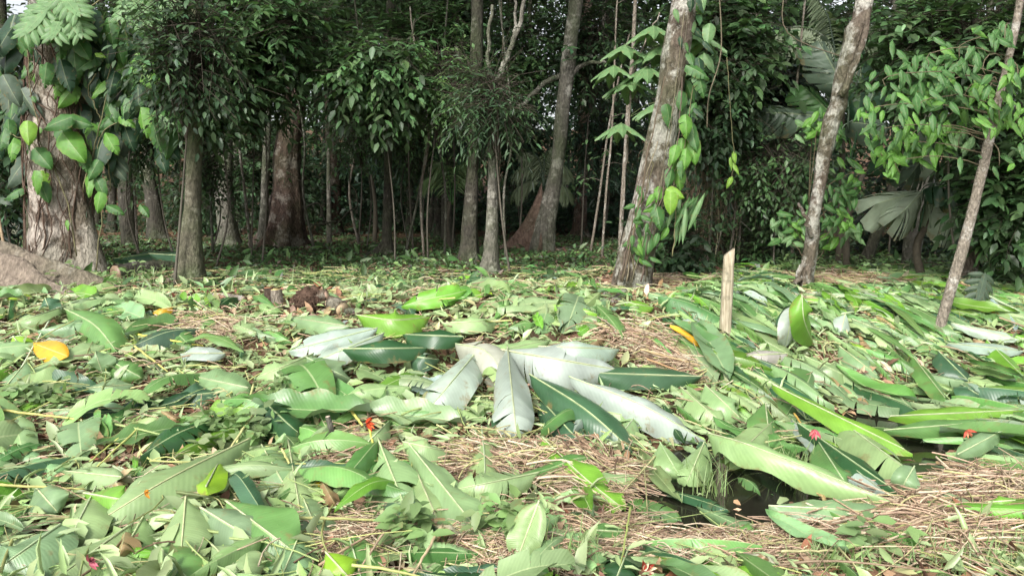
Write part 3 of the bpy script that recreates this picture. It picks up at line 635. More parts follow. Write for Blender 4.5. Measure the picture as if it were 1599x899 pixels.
trunk('straight dark trunk behind the forked pale tree', [(732, 408, 30), (735, 330, 22), (739, 240, 19), (742, 140, 19), (745, 0, 18)], B_DARK, flute=.1, flare=.35, branches=[[(742, 260, 9, -.2), (741, 215, 9, -.3), (736, 165, 8, -.3), (724, 110, 7, -.3), (712, 72, 5, -.3)], [(741, 190, 6, -.3), (760, 165, 5, -.3), (785, 100, 4, -.3)]])
trunk('pale mossy tree forking into a Y above its ferny stem', [(765, 430, 34), (766, 400, 24), (768, 340, 17), (769, 270, 14), (768, 200, 13), (771, 135, 11)], B_PALE, flute=.06, flare=.25, top=0, crown=False,
      branches=[[(771, 140, 11, 0), (784, 108, 9, 0), (798, 75, 8, 0), (812, 40, 7, 0), (824, -30, 6, 0)], [(771, 140, 9, 0), (763, 110, 7, 0), (762, 70, 6, 0), (770, 10, 5, 0)], [(798, 75, 6, 0), (806, 40, 5, .1), (803, -10, 4, .1)]])
trunk('tall pale leaning tree with broad red brown buttresses', [(846, 394, 42), (852, 350, 33), (862, 300, 25), (872, 240, 22), (880, 160, 21), (889, 80, 21), (900, 0, 21)], B_PALE, flute=.06, fbark=B_BUTT, fins=[(PI * 1.0, 1.05, 1.35, .06, 0), (-1.9, .55, .85, .06, .05), (-.25, .45, .55, .06, 0), (.6, .5, .6, .06, 0)],
      branches=[[(880, 128, 8, 0), (900, 108, 7, 0), (925, 97, 6, -.1), (945, 98, 4, -.1)], [(876, 118, 9, 0), (848, 132, 8, -.2), (820, 160, 7, -.3), (800, 170, 5, -.3)]])
trunk('thin white pole trunk left of the thick leaning tree', [(968, 388, 8), (972, 310, 7), (977, 230, 6), (982, 150, 6), (988, 80, 6)], B_SAP, Y=13.5, top=5.4, crown=False)
trunk('dark wide trunk behind the tall pale leaning tree', [(905, 372, 24), (908, 300, 18), (912, 200, 18), (915, 60, 18)], B_RED, Y=21, flare=.4)
tl, bl, pl = trunk('thick leaning tree with brown and white bark and climbing leaves', [(985, 455, 56), (990, 420, 54), (1000, 370, 50), (1014, 310, 46), (1028, 240, 43), (1043, 160, 41), (1056, 80, 41), (1070, 0, 40)], B_LEAN, flute=.10, nfl=5, seg=24,
    fins=[(PI * 1.03, .36, .42, .08, 0), (-2.2, .42, .3, .07, .03), (-.5, .3, .3, .06, 0)], flare=.12)
trunk('knotty reddish footed tree leaning right beside the fan palms', [(1256, 452, 28), (1262, 410, 22), (1270, 350, 20), (1280, 290, 20), (1290, 230, 21), (1302, 180, 24), (1317, 120, 25), (1333, 60, 26), (1350, 0, 26)], B_LEAN, flute=.12, nfl=3, kink=.12,
      branches=[[(1312, 150, 12, -.1), (1340, 90, 10, -.15), (1352, 40, 9, -.1), (1358, -20, 8, 0)], [(1268, 370, 7, -.1), (1258, 340, 6, -.2), (1248, 315, 4, -.2)], [(1262, 400, 9, 0), (1246, 430, 9, -.05), (1238, 452, 9, -.05)]])
trunk('slim pale sapling leaning right out of the cut leaves', [(1465, 521, 17), (1478, 475, 17), (1495, 415, 16), (1517, 335, 15), (1538, 250, 14), (1553, 180, 12), (1574, 95, 11), (1593, 0, 11)], B_SAP, crown=False, top=4.2, name='sapling')
trunk('brown trunk standing behind the slim pale sapling', [(1505, 442, 36), (1513, 400, 30), (1522, 340, 26), (1535, 250, 22), (1562, 100, 20), (1580, 0, 20)], B_LEAN, flute=.06)
trunk('mottled grey trunk at the top right above the fan palms', [(1420, 420, 28), (1440, 250, 26), (1458, 100, 28), (1474, 0, 30)], B_PALE, Y=12.5, branches=[[(1470, 20, 12, 0), (1410, 25, 9, -.2), (1392, 0, 8, -.2)]])
trunk('dark root footed trunk in shade right of the short dark trunk', [(246, 362, 34), (240, 320, 22), (232, 260, 18), (232, 120, 17)], B_DARK, Y=20, flute=.12)
trunk('low rotten stump under the palms right of the fence post', [(1190, 402, 16), (1190, 385, 13), (1191, 368, 12)], B_MOSS, crown=False, top=0, name='stump', cat='stump')
trunk('blackened trunk stub behind the fence post', [(1131, 400, 15), (1131, 375, 13), (1132, 345, 12)], B_DARK, crown=False, top=0, name='stump', cat='stump')
trunk('grey tree leaning against the dark hollow under the fan palms', [(1350, 410, 24), (1362, 380, 16), (1385, 320, 14), (1420, 200, 13)], B_DARK, Y=12.8)
# thin far trunks
FARL = []
FAR = [(328, 24, 7), (377, 26, 8), (395, 30, 9), (503, 26, 9), (560, 27, 9), (575, 34, 11), (587, 31, 8), (620, 30, 9), (640, 24, 12), (655, 33, 10), (672, 23, 12), (683, 21, 14), (700, 19.5, 16), (716, 32, 10), (790, 29, 10),
       (808, 33, 9), (822, 27, 8), (930, 22, 7), (946, 26, 9), (960, 31, 9), (1010, 29, 12), (1105, 22, 10), (1160, 24, 12), (1180, 30, 12), (175, 24, 12), (150, 28, 12), (30, 22, 22), (10, 27, 14), (275, 27, 9), (1240, 23, 12), (1400, 22, 12), (1560, 19, 14), (1590, 25, 12), (480, 36, 10), (540, 40, 9)]
WHERE = [(330, 'left of the pale close pair'), (410, 'between the pale close pair and the reddish brown tree'), (600, 'between the reddish brown tree and the dark slim trunk'), (730, 'between the dark slim trunk and the forked pale tree'), (850, 'between the forked pale tree and the tall leaning pale tree'),
         (980, 'between the tall leaning pale tree and the thick leaning tree'), (1250, 'right of the thick leaning tree'), (1700, 'deep behind the fan palms')]
for px, Yd, w in FAR:
    wh = next(s for m, s in WHERE if px < m); lean = rng.normal(0, 10)
    pale = rng.random() < .45
    trunk(f'{"pale" if pale else "dark"} slender far trunk {wh}', [(px, 380, w * 1.3), (px + lean * .2, 330, w), (px + lean * .5, 200, w * .95), (px + lean, 40, w * .85)], B_PALE if pale else B_DARK, Y=Yd, seg=9, n=16, top=9.5,
          crown=True, group='slender trunks deep in the forest ' + wh, flare=.3); FARL.append((px, pale, wh, list(TREES.values())[-1]))
for q in range(26):     # more trunks, just canopy bearers further back
    px = rng.uniform(-60, 1660); Yd = rng.uniform(26, 44); wh = next(s for m, s in WHERE if px < m)
    trunk(f'dark slender far trunk {wh}', [(px, 370, rng.uniform(6, 11)), (px + rng.normal(0, 6), 200, 7), (px + rng.normal(0, 9), 20, 6)], B_DARK, Y=Yd, seg=7, n=12, top=11, crown=False, group='slender trunks deep in the forest ' + wh); FARL.append((px, False, wh, list(TREES.values())[-1]))

NTH = ['first', 'second', 'third', 'fourth', 'fifth', 'sixth', 'seventh', 'eighth', 'ninth', 'tenth', 'eleventh', 'twelfth']
byk = {}
for px, pale, wh, o in FARL: byk.setdefault((pale, wh), []).append((px, o))
for (pale, wh), it in byk.items():
    it.sort(key=lambda z: z[0])
    for k, (px, o) in enumerate(it):
        if len(it) > 1: o['label'] = f'{NTH[k]} {"pale" if pale else "dark"} slender far trunk {wh}'
# ------------------------------------------------------------------ understorey trees and shrubs
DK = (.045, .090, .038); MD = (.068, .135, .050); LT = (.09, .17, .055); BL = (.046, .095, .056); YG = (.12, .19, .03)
UND = [ # px, py, rx, ry, Y, leaf, tone, clumps, label
 (235, 70, 75, 95, 12.5, .17, DK, 40, 'dark leafy tree behind the massive buff trunk'),
 (240, 170, 45, 70, 13, .15, DK, 24, 'dark shrub under the leafy tree right of the massive trunk'),
 (302, 85, 36, 100, 9.4, .11, DK, 19, 'leafy vine covered stem of the mossy tree'),
 (330, 110, 80, 70, 12.0, .17, MD, 44, 'broad leafed tree above the pale close pair'),
 (410, 45, 80, 48, 12.5, .16, MD, 38, 'dense leafy boughs at the top in front of the reddish brown tree'),
 (400, 110, 62, 30, 13.5, .15, MD, 22, 'overhanging leafy bough crossing the reddish brown tree'),
 (385, 250, 40, 80, 22, .18, DK, 30, 'dark thicket left of the reddish brown tree'),
 (545, 60, 60, 80, 17, .18, DK, 36, 'dark leafy tree beside the straight reddish trunk'),
 (590, 118, 60, 32, 12.5, .17, MD, 30, 'bright leafed low bough left of centre'),
 (640, 60, 70, 70, 15, .18, MD, 40, 'leafy crown at top left of the forked trees'),
 (700, 50, 60, 70, 16, .16, DK, 36, 'dark crown behind the straight dark trunk'),
 (660, 200, 70, 70, 20, .19, BL, 36, 'bluish thicket between slim trunk and forked tree'),
 (570, 260, 70, 60, 24, .2, BL, 32, 'dark thicket behind the dark slim trunk'),
 (768, 150, 34, 50, 10.5, .10, DK, 12, 'shrub growing round the forked pale tree'),
 (810, 80, 50, 60, 17, .15, MD, 30, 'leafy tree between the forked tree and tall leaning tree'),
 (815, 215, 40, 50, 21, .18, BL, 34, 'dark understorey behind the tall leaning tree'),
 (930, 60, 60, 80, 17, .17, DK, 40, 'dense dark crown left of the thick leaning tree'),
 (950, 200, 50, 70, 19, .18, BL, 32, 'shaded thicket behind the thin white pole trunk'),
 (940, 310, 60, 50, 22, .2, BL, 26, 'dark low bushes behind the thin white pole trunk'),
 (1120, 60, 50, 80, 11.5, .18, MD, 36, 'leafy crown right of the thick leaning tree'),
 (1112, 140, 30, 90, 11.4, .12, DK, 30, 'hanging leafy curtain over the vine tangle'),
 (1170, 200, 60, 60, 13.5, .2, BL, 34, 'big leafed shrub right of the vine tangle'),
 (1160, 300, 60, 60, 14, .22, BL, 30, 'dark shrub above the low rotten stump'),
 (1210, 60, 80, 60, 15, .17, MD, 40, 'leafy crown above the arching palm frond'),
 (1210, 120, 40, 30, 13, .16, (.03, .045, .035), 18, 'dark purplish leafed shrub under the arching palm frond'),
 (1220, 210, 60, 50, 14.5, .22, BL, 26, 'glossy shrub behind the knotty tree'),
 (1400, 60, 90, 60, 13, .17, MD, 40, 'leafy crown above the fan palms'),
 (1490, 70, 90, 60, 9.2, .14, MD, 44, 'dark boughs at the top right'),
 (1604, 320, 30, 80, 9.2, .16, MD, 40, 'bush of mid green leaves right of the slim pale sapling'),
 (1590, 230, 40, 90, 10.2, .17, MD, 34, 'leafy shrub at the right edge'),
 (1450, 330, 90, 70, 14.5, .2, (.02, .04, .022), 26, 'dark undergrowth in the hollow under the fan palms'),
 (560, 190, 50, 40, 16, .10, MD, 14, 'fine leafed sprays beside the dark slim trunk'),
 (690, 130, 40, 50, 13, .09, LT, 14, 'fine leafed sprays left of the forked pale tree'),
 (640, 210, 40, 40, 17, .10, MD, 12, 'fine leafed sprays between slim trunk and straight trunk'),
 (330, 250, 36, 50, 15, .10, MD, 14, 'fine leafed sprays before the pale close pair'),
 (1210, 260, 50, 40, 11.5, .10, MD, 14, 'fine leafed sprays left of the knotty tree'),
 (20, 200, 50, 110, 12.5, .2, DK, 34, 'dark leafy undergrowth left of the massive buff trunk'),
 (20, 320, 50, 40, 15, .18, BL, 22, 'low dark undergrowth behind the buttress root'),
 (460, 280, 30, 40, 22, .2, DK, 14, 'small dark shrub behind the reddish brown tree'),
 (870, 330, 60, 40, 24, .2, BL, 20, 'low bushes deep behind the buttresses'),
 (680, 330, 80, 30, 26, .2, BL, 24, 'low bushes deep in the clearing'),
 (330, 320, 50, 40, 22, .18, DK, 20, 'low bushes behind the pale close pair'),
 (1130, 385, 60, 22, 12.5, .12, MD, 14, 'low ferny bushes behind the fence post'),
 (1050, 385, 25, 40, 10.4, .12, DK, 14, 'low leafy growth under the vine tangle'),
]
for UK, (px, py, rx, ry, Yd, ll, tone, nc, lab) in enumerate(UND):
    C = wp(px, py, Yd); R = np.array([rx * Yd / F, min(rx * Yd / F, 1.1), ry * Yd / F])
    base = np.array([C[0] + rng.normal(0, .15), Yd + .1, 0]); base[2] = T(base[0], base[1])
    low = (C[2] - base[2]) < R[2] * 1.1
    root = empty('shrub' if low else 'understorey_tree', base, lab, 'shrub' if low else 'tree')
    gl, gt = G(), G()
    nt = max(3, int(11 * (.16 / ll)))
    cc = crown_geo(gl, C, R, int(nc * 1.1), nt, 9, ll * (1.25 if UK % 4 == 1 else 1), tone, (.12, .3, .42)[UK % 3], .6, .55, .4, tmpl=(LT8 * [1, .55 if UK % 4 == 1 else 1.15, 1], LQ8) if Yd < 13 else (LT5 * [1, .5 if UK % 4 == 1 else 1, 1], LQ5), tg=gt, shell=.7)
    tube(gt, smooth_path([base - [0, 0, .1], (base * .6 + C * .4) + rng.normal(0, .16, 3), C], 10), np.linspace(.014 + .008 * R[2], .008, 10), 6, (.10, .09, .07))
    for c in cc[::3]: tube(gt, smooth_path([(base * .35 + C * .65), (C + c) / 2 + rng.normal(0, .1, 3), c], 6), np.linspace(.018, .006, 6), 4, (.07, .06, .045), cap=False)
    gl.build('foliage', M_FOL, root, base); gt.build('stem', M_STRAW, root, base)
SAPL = []
for px, Yd, w, top_ in [(283, 13, 4, -20), (332, 15, 4, 120), (392, 16, 5, 0), (492, 16, 4, 0), (562, 17, 4, 0), (632, 15, 4, 100), (662, 14, 4, 60), (694, 14.5, 4, 0), (790, 13.5, 4, 0), (922, 15.5, 4, 100), (940, 13.5, 4, 30), (1152, 12, 4, 60), (1236, 12, 5, 0), (215, 14, 4, 120)]:
    b = wp(px, 390, Yd); b[2] = T(b[0], b[1]); l = rng.normal(0, 30); g = G(); pale = rng.random() < .6
    P = smooth_path([b - [0, 0, .05], wp(px + l * .3, 300, Yd), wp(px + l * .5 + rng.normal(0, 11), 200, Yd), wp(px + l, max(top_, 0), Yd), wp(px + l * 1.3 + rng.normal(0, 5), top_ - 50, Yd)], 18)
    tube(g, P, np.linspace(w * .55, w * .25, 18) * Yd / F, 6, (.2, .19, .15)); o = empty('sapling', b, None, 'sapling', 'thin saplings in the forest shade')
    g.build('stem', B_PALE if pale else B_SAP, o, b); q = G()
    K = 7; idx = rng.integers(5, 17, K); e = rdir(K) * [.5, .4, .15] + [0, 0, .12]
    strands(q, np.stack([P[idx], P[idx] + e * .5 + [0, 0, .05], P[idx] + e], 1), .006, (.15, .13, .1)); tag(q.build('twigs', M_STRAW, o, b), kind='stuff')
    q = G(); tips = np.repeat(P[idx] + e, 9, 0) + rng.normal(0, .13, (K * 9, 3)); scatter(q, LT8, LQ8, tips, rdir(K * 9) * [1, 1, .4] - [0, 0, .35], np.array([0, -.3, 1.]) + rng.normal(0, .3, (K * 9, 3)), rng.uniform(.07, .17, K * 9), np.array(MD) * rng.uniform(.7, 1.4, (K * 9, 1))); q.build('foliage', M_FOL, o, b)
    SAPL.append((px, o))
SAPL.sort(key=lambda z: z[0]); bywh = {}
for px, o in SAPL: bywh.setdefault(next(s_ for m, s_ in WHERE if px < m), []).append(o)
for wh, it in bywh.items():
    for k, o in enumerate(it): o['label'] = f'{NTH[k]} thin sapling {wh}'
# far wood behind, one mass
g = G()
crown_geo(g, (0, 34, 5.5), (26, 5, 6.5), 420, 14, 8, .30, (.035, .075, .03), .25, .07, .9, .35, shell=.34)
crown_geo(g, (0, 27, 6.5), (19, 3, 3.0), 170, 12, 8, .26, (.035, .075, .03), .25, .09, .8, .35, shell=.34)
crown_geo(g, (0, 46, 8), (34, 4, 9), 300, 16, 8, .5, (.05, .10, .035), .25, .07, 1.2, .35, shell=.34)
crown_geo(g, (0, 33, .9), (22, 7, .9), 200, 10, 8, .24, (.03, .065, .03), .25, .05, .6, .3, shell=.4)
crown_geo(g, (0, 25.5, 1.5), (20, 2.5, 1.5), 300, 11, 8, .17, (.04, .085, .035), .2, .10, .5, .4, shell=.4)
crown_geo(g, (0, 22, .5), (17, 2.5, .45), 120, 9, 8, .13, (.04, .085, .035), .1, .12, .35, .4, shell=.4)
crown_geo(g, (0, 31, 9.0), (24, 4, 2.6), 190, 13, 8, .3, (.045, .09, .035), .25, .08, .9, .35, shell=.4)
tag(g.build('far_forest_foliage', M_FOL), kind='stuff')

# ------------------------------------------------------------------ fill: cut leaves over the whole bank
def in_patch(px, py, pats):
    m = np.zeros(np.shape(px), bool)
    for cx, cy, rx, ry in pats: m |= ((px - cx) / rx) ** 2 + ((py - cy) / ry) ** 2 < 1
    return m
BARE = [(95, 675, 90, 26), (190, 715, 60, 22), (300, 650, 55, 16), (560, 715, 62, 30), (560, 850, 62, 40), (740, 705, 55, 32), (770, 790, 50, 45), (890, 735, 130, 38), (900, 790, 120, 60), (1060, 775, 100, 38), (1010, 545, 60, 20), (1040, 440, 110, 30), (1320, 440, 110, 16),
        (1500, 800, 130, 50), (1370, 590, 45, 18), (1390, 625, 30, 16), (1020, 850, 120, 40), (1200, 860, 150, 40), (1430, 880, 230, 70), (1060, 890, 160, 50), (1240, 775, 90, 32), (1460, 690, 70, 24), (310, 520, 60, 22), (350, 465, 90, 12), (1200, 780, 90, 30), (1480, 690, 60, 20), (60, 880, 50, 16), (480, 478, 70, 26)]
NT = 45
TPL = []
for k in range(NT):
    r = random.Random(100 + k)
    TPL.append(leaf_grid(['oblong', 'oblong', 'ovate', 'oblong', 'lance'][k % 5], 14, 4, r.uniform(.20, .38), [0, 2, 0, 1, 4, 6, 0, 3, 5][k % 9], r, .06, r.uniform(.02, .16), r.uniform(-.3, .5), r.choice([r.uniform(-.2, .2), r.uniform(.2, .55), r.uniform(-.5, .2)]), r.uniform(-.06, .16), 0, r.choice([.06, .12, .18])))
def turn(x, y):
    """lie of the leaves: combed towards the ditch on the right, loose elsewhere"""
    right = (x > .18 * y) & (x > .6)
    a = np.where(right, rng.normal(-1.05, .36, len(x)), rng.uniform(-3.14, 3.14, len(x)))
    return a, right
def lay(x, y, n, lmin, lmax, lift_hi, tilt=(.42, .3)):
    """returns parameters for n leaves"""
    a, right = turn(x, y)
    L = np.exp(rng.uniform(np.log(lmin), np.log(lmax), n)); L = np.where(right, L * 1.25, L)
    return a, L, rng.normal(0, 1, n), rng.uniform(.01, lift_hi, n), right
def leaf_pts(k, x, y, a, L, roll, lift, narrow=1.0):
    V, Q, U = TPL[k]
    d = np.array([math.cos(a), math.sin(a), 0]); s = np.array([-d[1], d[0], 0])
    # tilt the blade about its length so that the upper side turns to the light and the open road
    t = roll
    sv = s * math.cos(t) + np.array([0, 0, math.sin(t)]); nv = np.cross(d, sv)
    if nv[2] < 0: sv, nv = sv, nv
    P = (V[:, :1] - .5) * L * d + V[:, 1:2] * L * narrow * sv + V[:, 2:3] * L * nv
    P = P + [x, y, 0]; gz = TS(P[:, 0], P[:, 1]); P[:, 2] += gz + lift
    hz = P[:, 2] - gz; lim, sq = (.05 + lift * .7, .45) if x > .5 and x > .15 * y else (.10 + lift, .62); P[:, 2] = np.where(hz > lim, gz + lim + (hz - lim) * sq, P[:, 2])
    low = gz + .008; P[:, 2] = np.where(P[:, 2] < low, low + (P[:, 2] - low) * .1, P[:, 2])
    return P, Q, U
NF = 6200
y_ = 2.9 + 8.4 * rng.random(NF * 2) ** .85; x_ = (rng.random(NF * 2) * 2 - 1) * (y_ * .72 + .6)
ex = np.arange(NF * 2) % 9 < 3; y_[ex] = rng.uniform(4.6, 9.4, ex.sum()); x_[ex] = y_[ex] * rng.uniform(.2, .72, ex.sum())
gx, gy = proj(np.c_[x_, y_, T(x_, y_)])
keep = rng.random(NF * 2) < np.where(in_patch(gx, gy, BARE), .16, 1.0)
keep &= ~((ditch_d(x_, y_) < .40) & (x_ > .7) & (rng.random(NF * 2) < .62))
for (hb, ht, hw, *_r) in HEROES:
    ex, ey = ht[0] - hb[0], ht[1] - hb[1]; tq = np.clip(((gx - hb[0]) * ex + (gy - hb[1]) * ey) / (ex * ex + ey * ey + 1), 0, 1)
    near = np.hypot(gx - hb[0] - tq * ex, (gy - hb[1] - tq * ey - 14) * .9) < 16 + hw * 70
    keep &= ~(near & (rng.random(NF * 2) < .8))
keep &= ~((gy < 470) & (gx > 180) & (gx < 950) & (rng.random(NF * 2) < .75))
keep &= ~((y_ > 8.7) & (x_ < 2.2) & (rng.random(NF * 2) < .85))
x_, y_ = x_[keep][:NF], y_[keep][:NF]; NF = len(x_)
a_, L_, rl_, lf_, rt_ = lay(x_, y_, NF, .17, .85, .09)
TN = ['pale', 'greyish', 'mid', 'bright', 'blue', 'deep', 'silver', 'cream', 'lime', 'tan', 'yellow']
PW = np.array([.30, .14, .30, .12, .05, .035, .010, .008, (.02), .04, .002]); PW = PW / PW.sum()
tone_i = rng.choice(len(TN), NF, p=PW); tk = rng.integers(0, NT, NF)
L_ = np.where(tone_i >= 7, L_ * .5, L_); L_ = np.where(y_ > 8.6, L_ * .7, L_) * np.clip(y_ / 5.2, .62, 1) * np.where(y_ > 6.6, .78, 1)
roll_ = np.where(np.cos(a_) > 0, 1, -1) * np.abs(rng.normal(np.where(rt_, .30, .40), .26, NF))
nar_ = np.where(rt_, rng.uniform(.5, .9, NF), rng.uniform(.75, 1.25, NF))
ppx, ppy = proj(np.c_[x_, y_, T(x_, y_) + lf_])
size_px = L_ * F / y_
vis = (ppx > 15) & (ppx < 1585) & (ppy > 440) & (ppy < 890)
score = np.where(vis, size_px * (.5 + lf_ * 6), -1)
order = np.argsort(-score); single = set(order[:300 - len(HEROES)].tolist())
stuff = G(); SING = []
FORM = {}
for q in range(NF):
    lift = lf_[q] + (.03 if q in single else 0)
    P, Q, U = leaf_pts(tk[q], x_[q], y_[q], a_[q], L_[q], roll_[q], lift, nar_[q])
    tn = TN[tone_i[q]]; c = jit(TONES[tn], .16)
    if q in single:
        g = G(); A = P[0].copy(); g.add(P, Q, None, c, U); o = g.build('cut_leaf', M_CUT, None, A)
        kk = tk[q]; torn = [0, 2, 0, 1, 4, 6, 0, 3, 5][kk % 9] > 1
        form = 'torn' if torn else ('narrow' if nar_[q] < .8 else ('broad' if nar_[q] > 1.05 else 'plain'))
        SING.append((o, tn, form, P.mean(0), L_[q])); LEAFOBJ.append((o, tn, form, P.mean(0)))
    else: stuff.add(P, Q, None, c, U)
tag(stuff.build('small_cut_leaves', M_CUT), kind='stuff')
# labels from what lies next to each leaf
LM = [((75, 543), 'yellow orange leaf'), ((570, 658), 'red flower'), ((1131, 500), 'fence post'), ((1468, 505), 'slim pale sapling foot'), ((425, 465), 'chopped stump'), ((700, 600), 'torn silvery leaf'),
      ((875, 560), 'largest silvery leaf'), ((1272, 678), 'pink flower bract'), ((1200, 785), 'ditch water'), ((930, 740), 'straw mound'), ((140, 878), 'pink bud'), ((1262, 500), 'bright upright leaf'),
      ((80, 430), 'buttress root'), ((500, 757), 'yellow petal'), ((270, 740), 'longest pale diagonal leaf'), ((310, 615), 'dark bluish oval leaf'), ((620, 760), 'big torn bottom centre leaf'), ((1250, 730), 'rolled ditch leaf'), ((410, 830), 'large smooth mid green leaf'), ((1490, 800), 'straw on the right bank'), ((970, 450), 'thick leaning tree'), ((1255, 450), 'knotty tree foot'), ((1560, 560), 'silvery leaves at right'), ((1320, 660), 'bright long sloping leaf')]
cls = {}
for o, tn, form, c, L in SING:
    px, py = proj(c); j = min(range(len(LM)), key=lambda k: (LM[k][0][0] - px) ** 2 + 2.2 * (LM[k][0][1] - py) ** 2)
    lx, ly = LM[j][0]; dx, dy = px - lx, (py - ly) * 1.6
    side = ('right of' if dx > 0 else 'left of') if abs(dx) > abs(dy) else ('in front of' if dy > 0 else 'behind')
    size = 'large' if L > .55 else ('medium' if L > .42 else 'small')
    cls.setdefault((size, TWORD[tn], form, side, LM[j][1]), []).append((math.hypot(dx, dy), o))
ORD = ['nearest', 'second nearest', 'third nearest', 'fourth nearest', 'fifth nearest', 'sixth nearest', 'seventh nearest']
for (size, tw, form, side, lm), it in cls.items():
    it.sort(key=lambda z: z[0]); fm = '' if form == 'plain' else form + ' '
    for k, (dd, o) in enumerate(it):
        lab = f'{size} {tw} {fm}leaf {side} the {lm}'
        if len(it) > 1: lab = f'{size} {tw} {fm}leaf, {ORD[min(k, 6)]} {side} the {lm}'
        tag(o, lab, 'leaf', LEAFG)

# chopped leaf scraps, dry litter
def scraps(n, xlim, y0, y1, s0, s1, tones, probs, lift, mat, name, pats=None, inside=False, tmpl=(LT5, LQ5), wide=1.0, pw=.9):
    y = y0 + (y1 - y0) * rng.random(n) ** pw; x = (rng.random(n) * 2 - 1) * (y * .72 + xlim)
    px, py = proj(np.c_[x, y, T(x, y)])
    if pats is not None:
        m = in_patch(px, py, pats); k = m if inside else (~m | (rng.random(n) < .3)); x, y = x[k], y[k]
    n = len(x); z = T(x, y) + rng.uniform(.004, lift, n)
    wet = (z < WATER + .02); kk = ~wet | (rng.random(n) < .03); x, y, z, wet = x[kk], y[kk], z[kk], wet[kk]; n = len(x); z = np.where(wet, WATER + .006, z)
    d = rdir(n) * [1, 1, .45]; nm = np.array([0, -.35, 1.0]) + rng.normal(0, .45, (n, 3))
    ti = rng.choice(len(tones), n, p=np.array(probs) / sum(probs)); t = np.asarray(tones)[ti] * np.clip(1 + rng.normal(0, .25, (n, 1)), .4, 1.7) * np.clip(1 + rng.normal(0, .06, (n, 3)), .8, 1.2)
    g = G(); scatter(g, tmpl[0] * [1, wide, 1.5], tmpl[1], np.c_[x, y, z], d, nm, rng.uniform(s0, s1, n), t)
    return tag(g.build(name, mat), kind='stuff')
TV = [TONES[k] for k in ('pale', 'greyish', 'mid', 'bright', 'deep', 'tan')]
DARKG = [(.06, .12, .042), (.085, .165, .055), (.12, .21, .075), (.05, .08, .035), (.10, .07, .045)]
scraps(11000, .6, 2.8, 9.5, .05, .16, TV, [4, 4, 5, 2, 1, 1], .06, M_CUT, 'leaf_scraps', BARE, False, (LT8, LQ8), 1.2)
scraps(13000, .6, 2.8, 9.5, .04, .20, TV, [4, 4, 5, 2, 1, 1], .05, M_CUT, 'shredded_leaf_strips', BARE, False, (LT8, LQ8), .4)
scraps(14000, .6, 2.8, 10.5, .02, .06, TV, [2, 3, 5, 3, 2, 1], .03, M_FOL, 'shredded_weeds', BARE, False, (LT5, LQ5), .8)
scraps(90000, 1.5, 8.5, 21, .035, .11, DARKG, [5, 5, 3, 4, 4], .04, M_FOL, 'ground_cover', [(1040, 440, 110, 26), (1320, 440, 110, 14), (330, 415, 50, 20)], False, (LT5, LQ5), 1.1, .8)
scraps(4200, 1.0, 8.4, 17, .10, .26, [TONES['greyish'], TONES['mid'], (.06, .12, .04)], [1, 2, 3], .05, M_FOL, 'scattered_leaves_on_forest_floor', [(1040, 440, 110, 26)], False, (LT8, LQ8), 1.0, .9)
scraps(16000, 1.5, 14, 30, .05, .13, [(.085, .056, .035), (.12, .085, .05), (.05, .035, .023), (.04, .07, .028)], [5, 3, 4, 3], .04, M_ROT, 'forest_leaf_litter', None, False, (LT5, LQ5), 1.2, 1.0)
scraps(30000, .6, 2.8, 11.5, .04, .14, [(.26, .17, .10), (.38, .28, .18), (.15, .085, .055), (.22, .10, .06), (.45, .36, .26)], [4, 3, 4, 2, 1], .045, M_ROT, 'brown_leaf_litter', BARE, True, (LT8, LQ8), 1.1)
scraps(6000, .6, 2.8, 9.5, .04, .12, [(.26, .17, .10), (.38, .28, .18), (.15, .085, .055)], [4, 3, 4], .03, M_ROT, 'scattered_brown_litter', None, False, (LT8, LQ8), 1.1)
scraps(150000, .6, 8.2, 11.5, .02, .07, [(.19, .095, .055), (.15, .075, .045), (.24, .13, .08), (.10, .055, .035)], [5, 4, 2, 2], .035, M_ROT, 'red_brown_soil_crumbs', [(1050, 440, 105, 24), (1320, 442, 100, 14), (900, 455, 45, 10)], True, (LT5, LQ5), 1.3)
scraps(6500, .6, 2.8, 7.5, .04, .15, TV, [4, 4, 5, 2, 1, 2], .10, M_CUT, 'green_scraps_on_straw', BARE, True, (LT8, LQ8), .6)
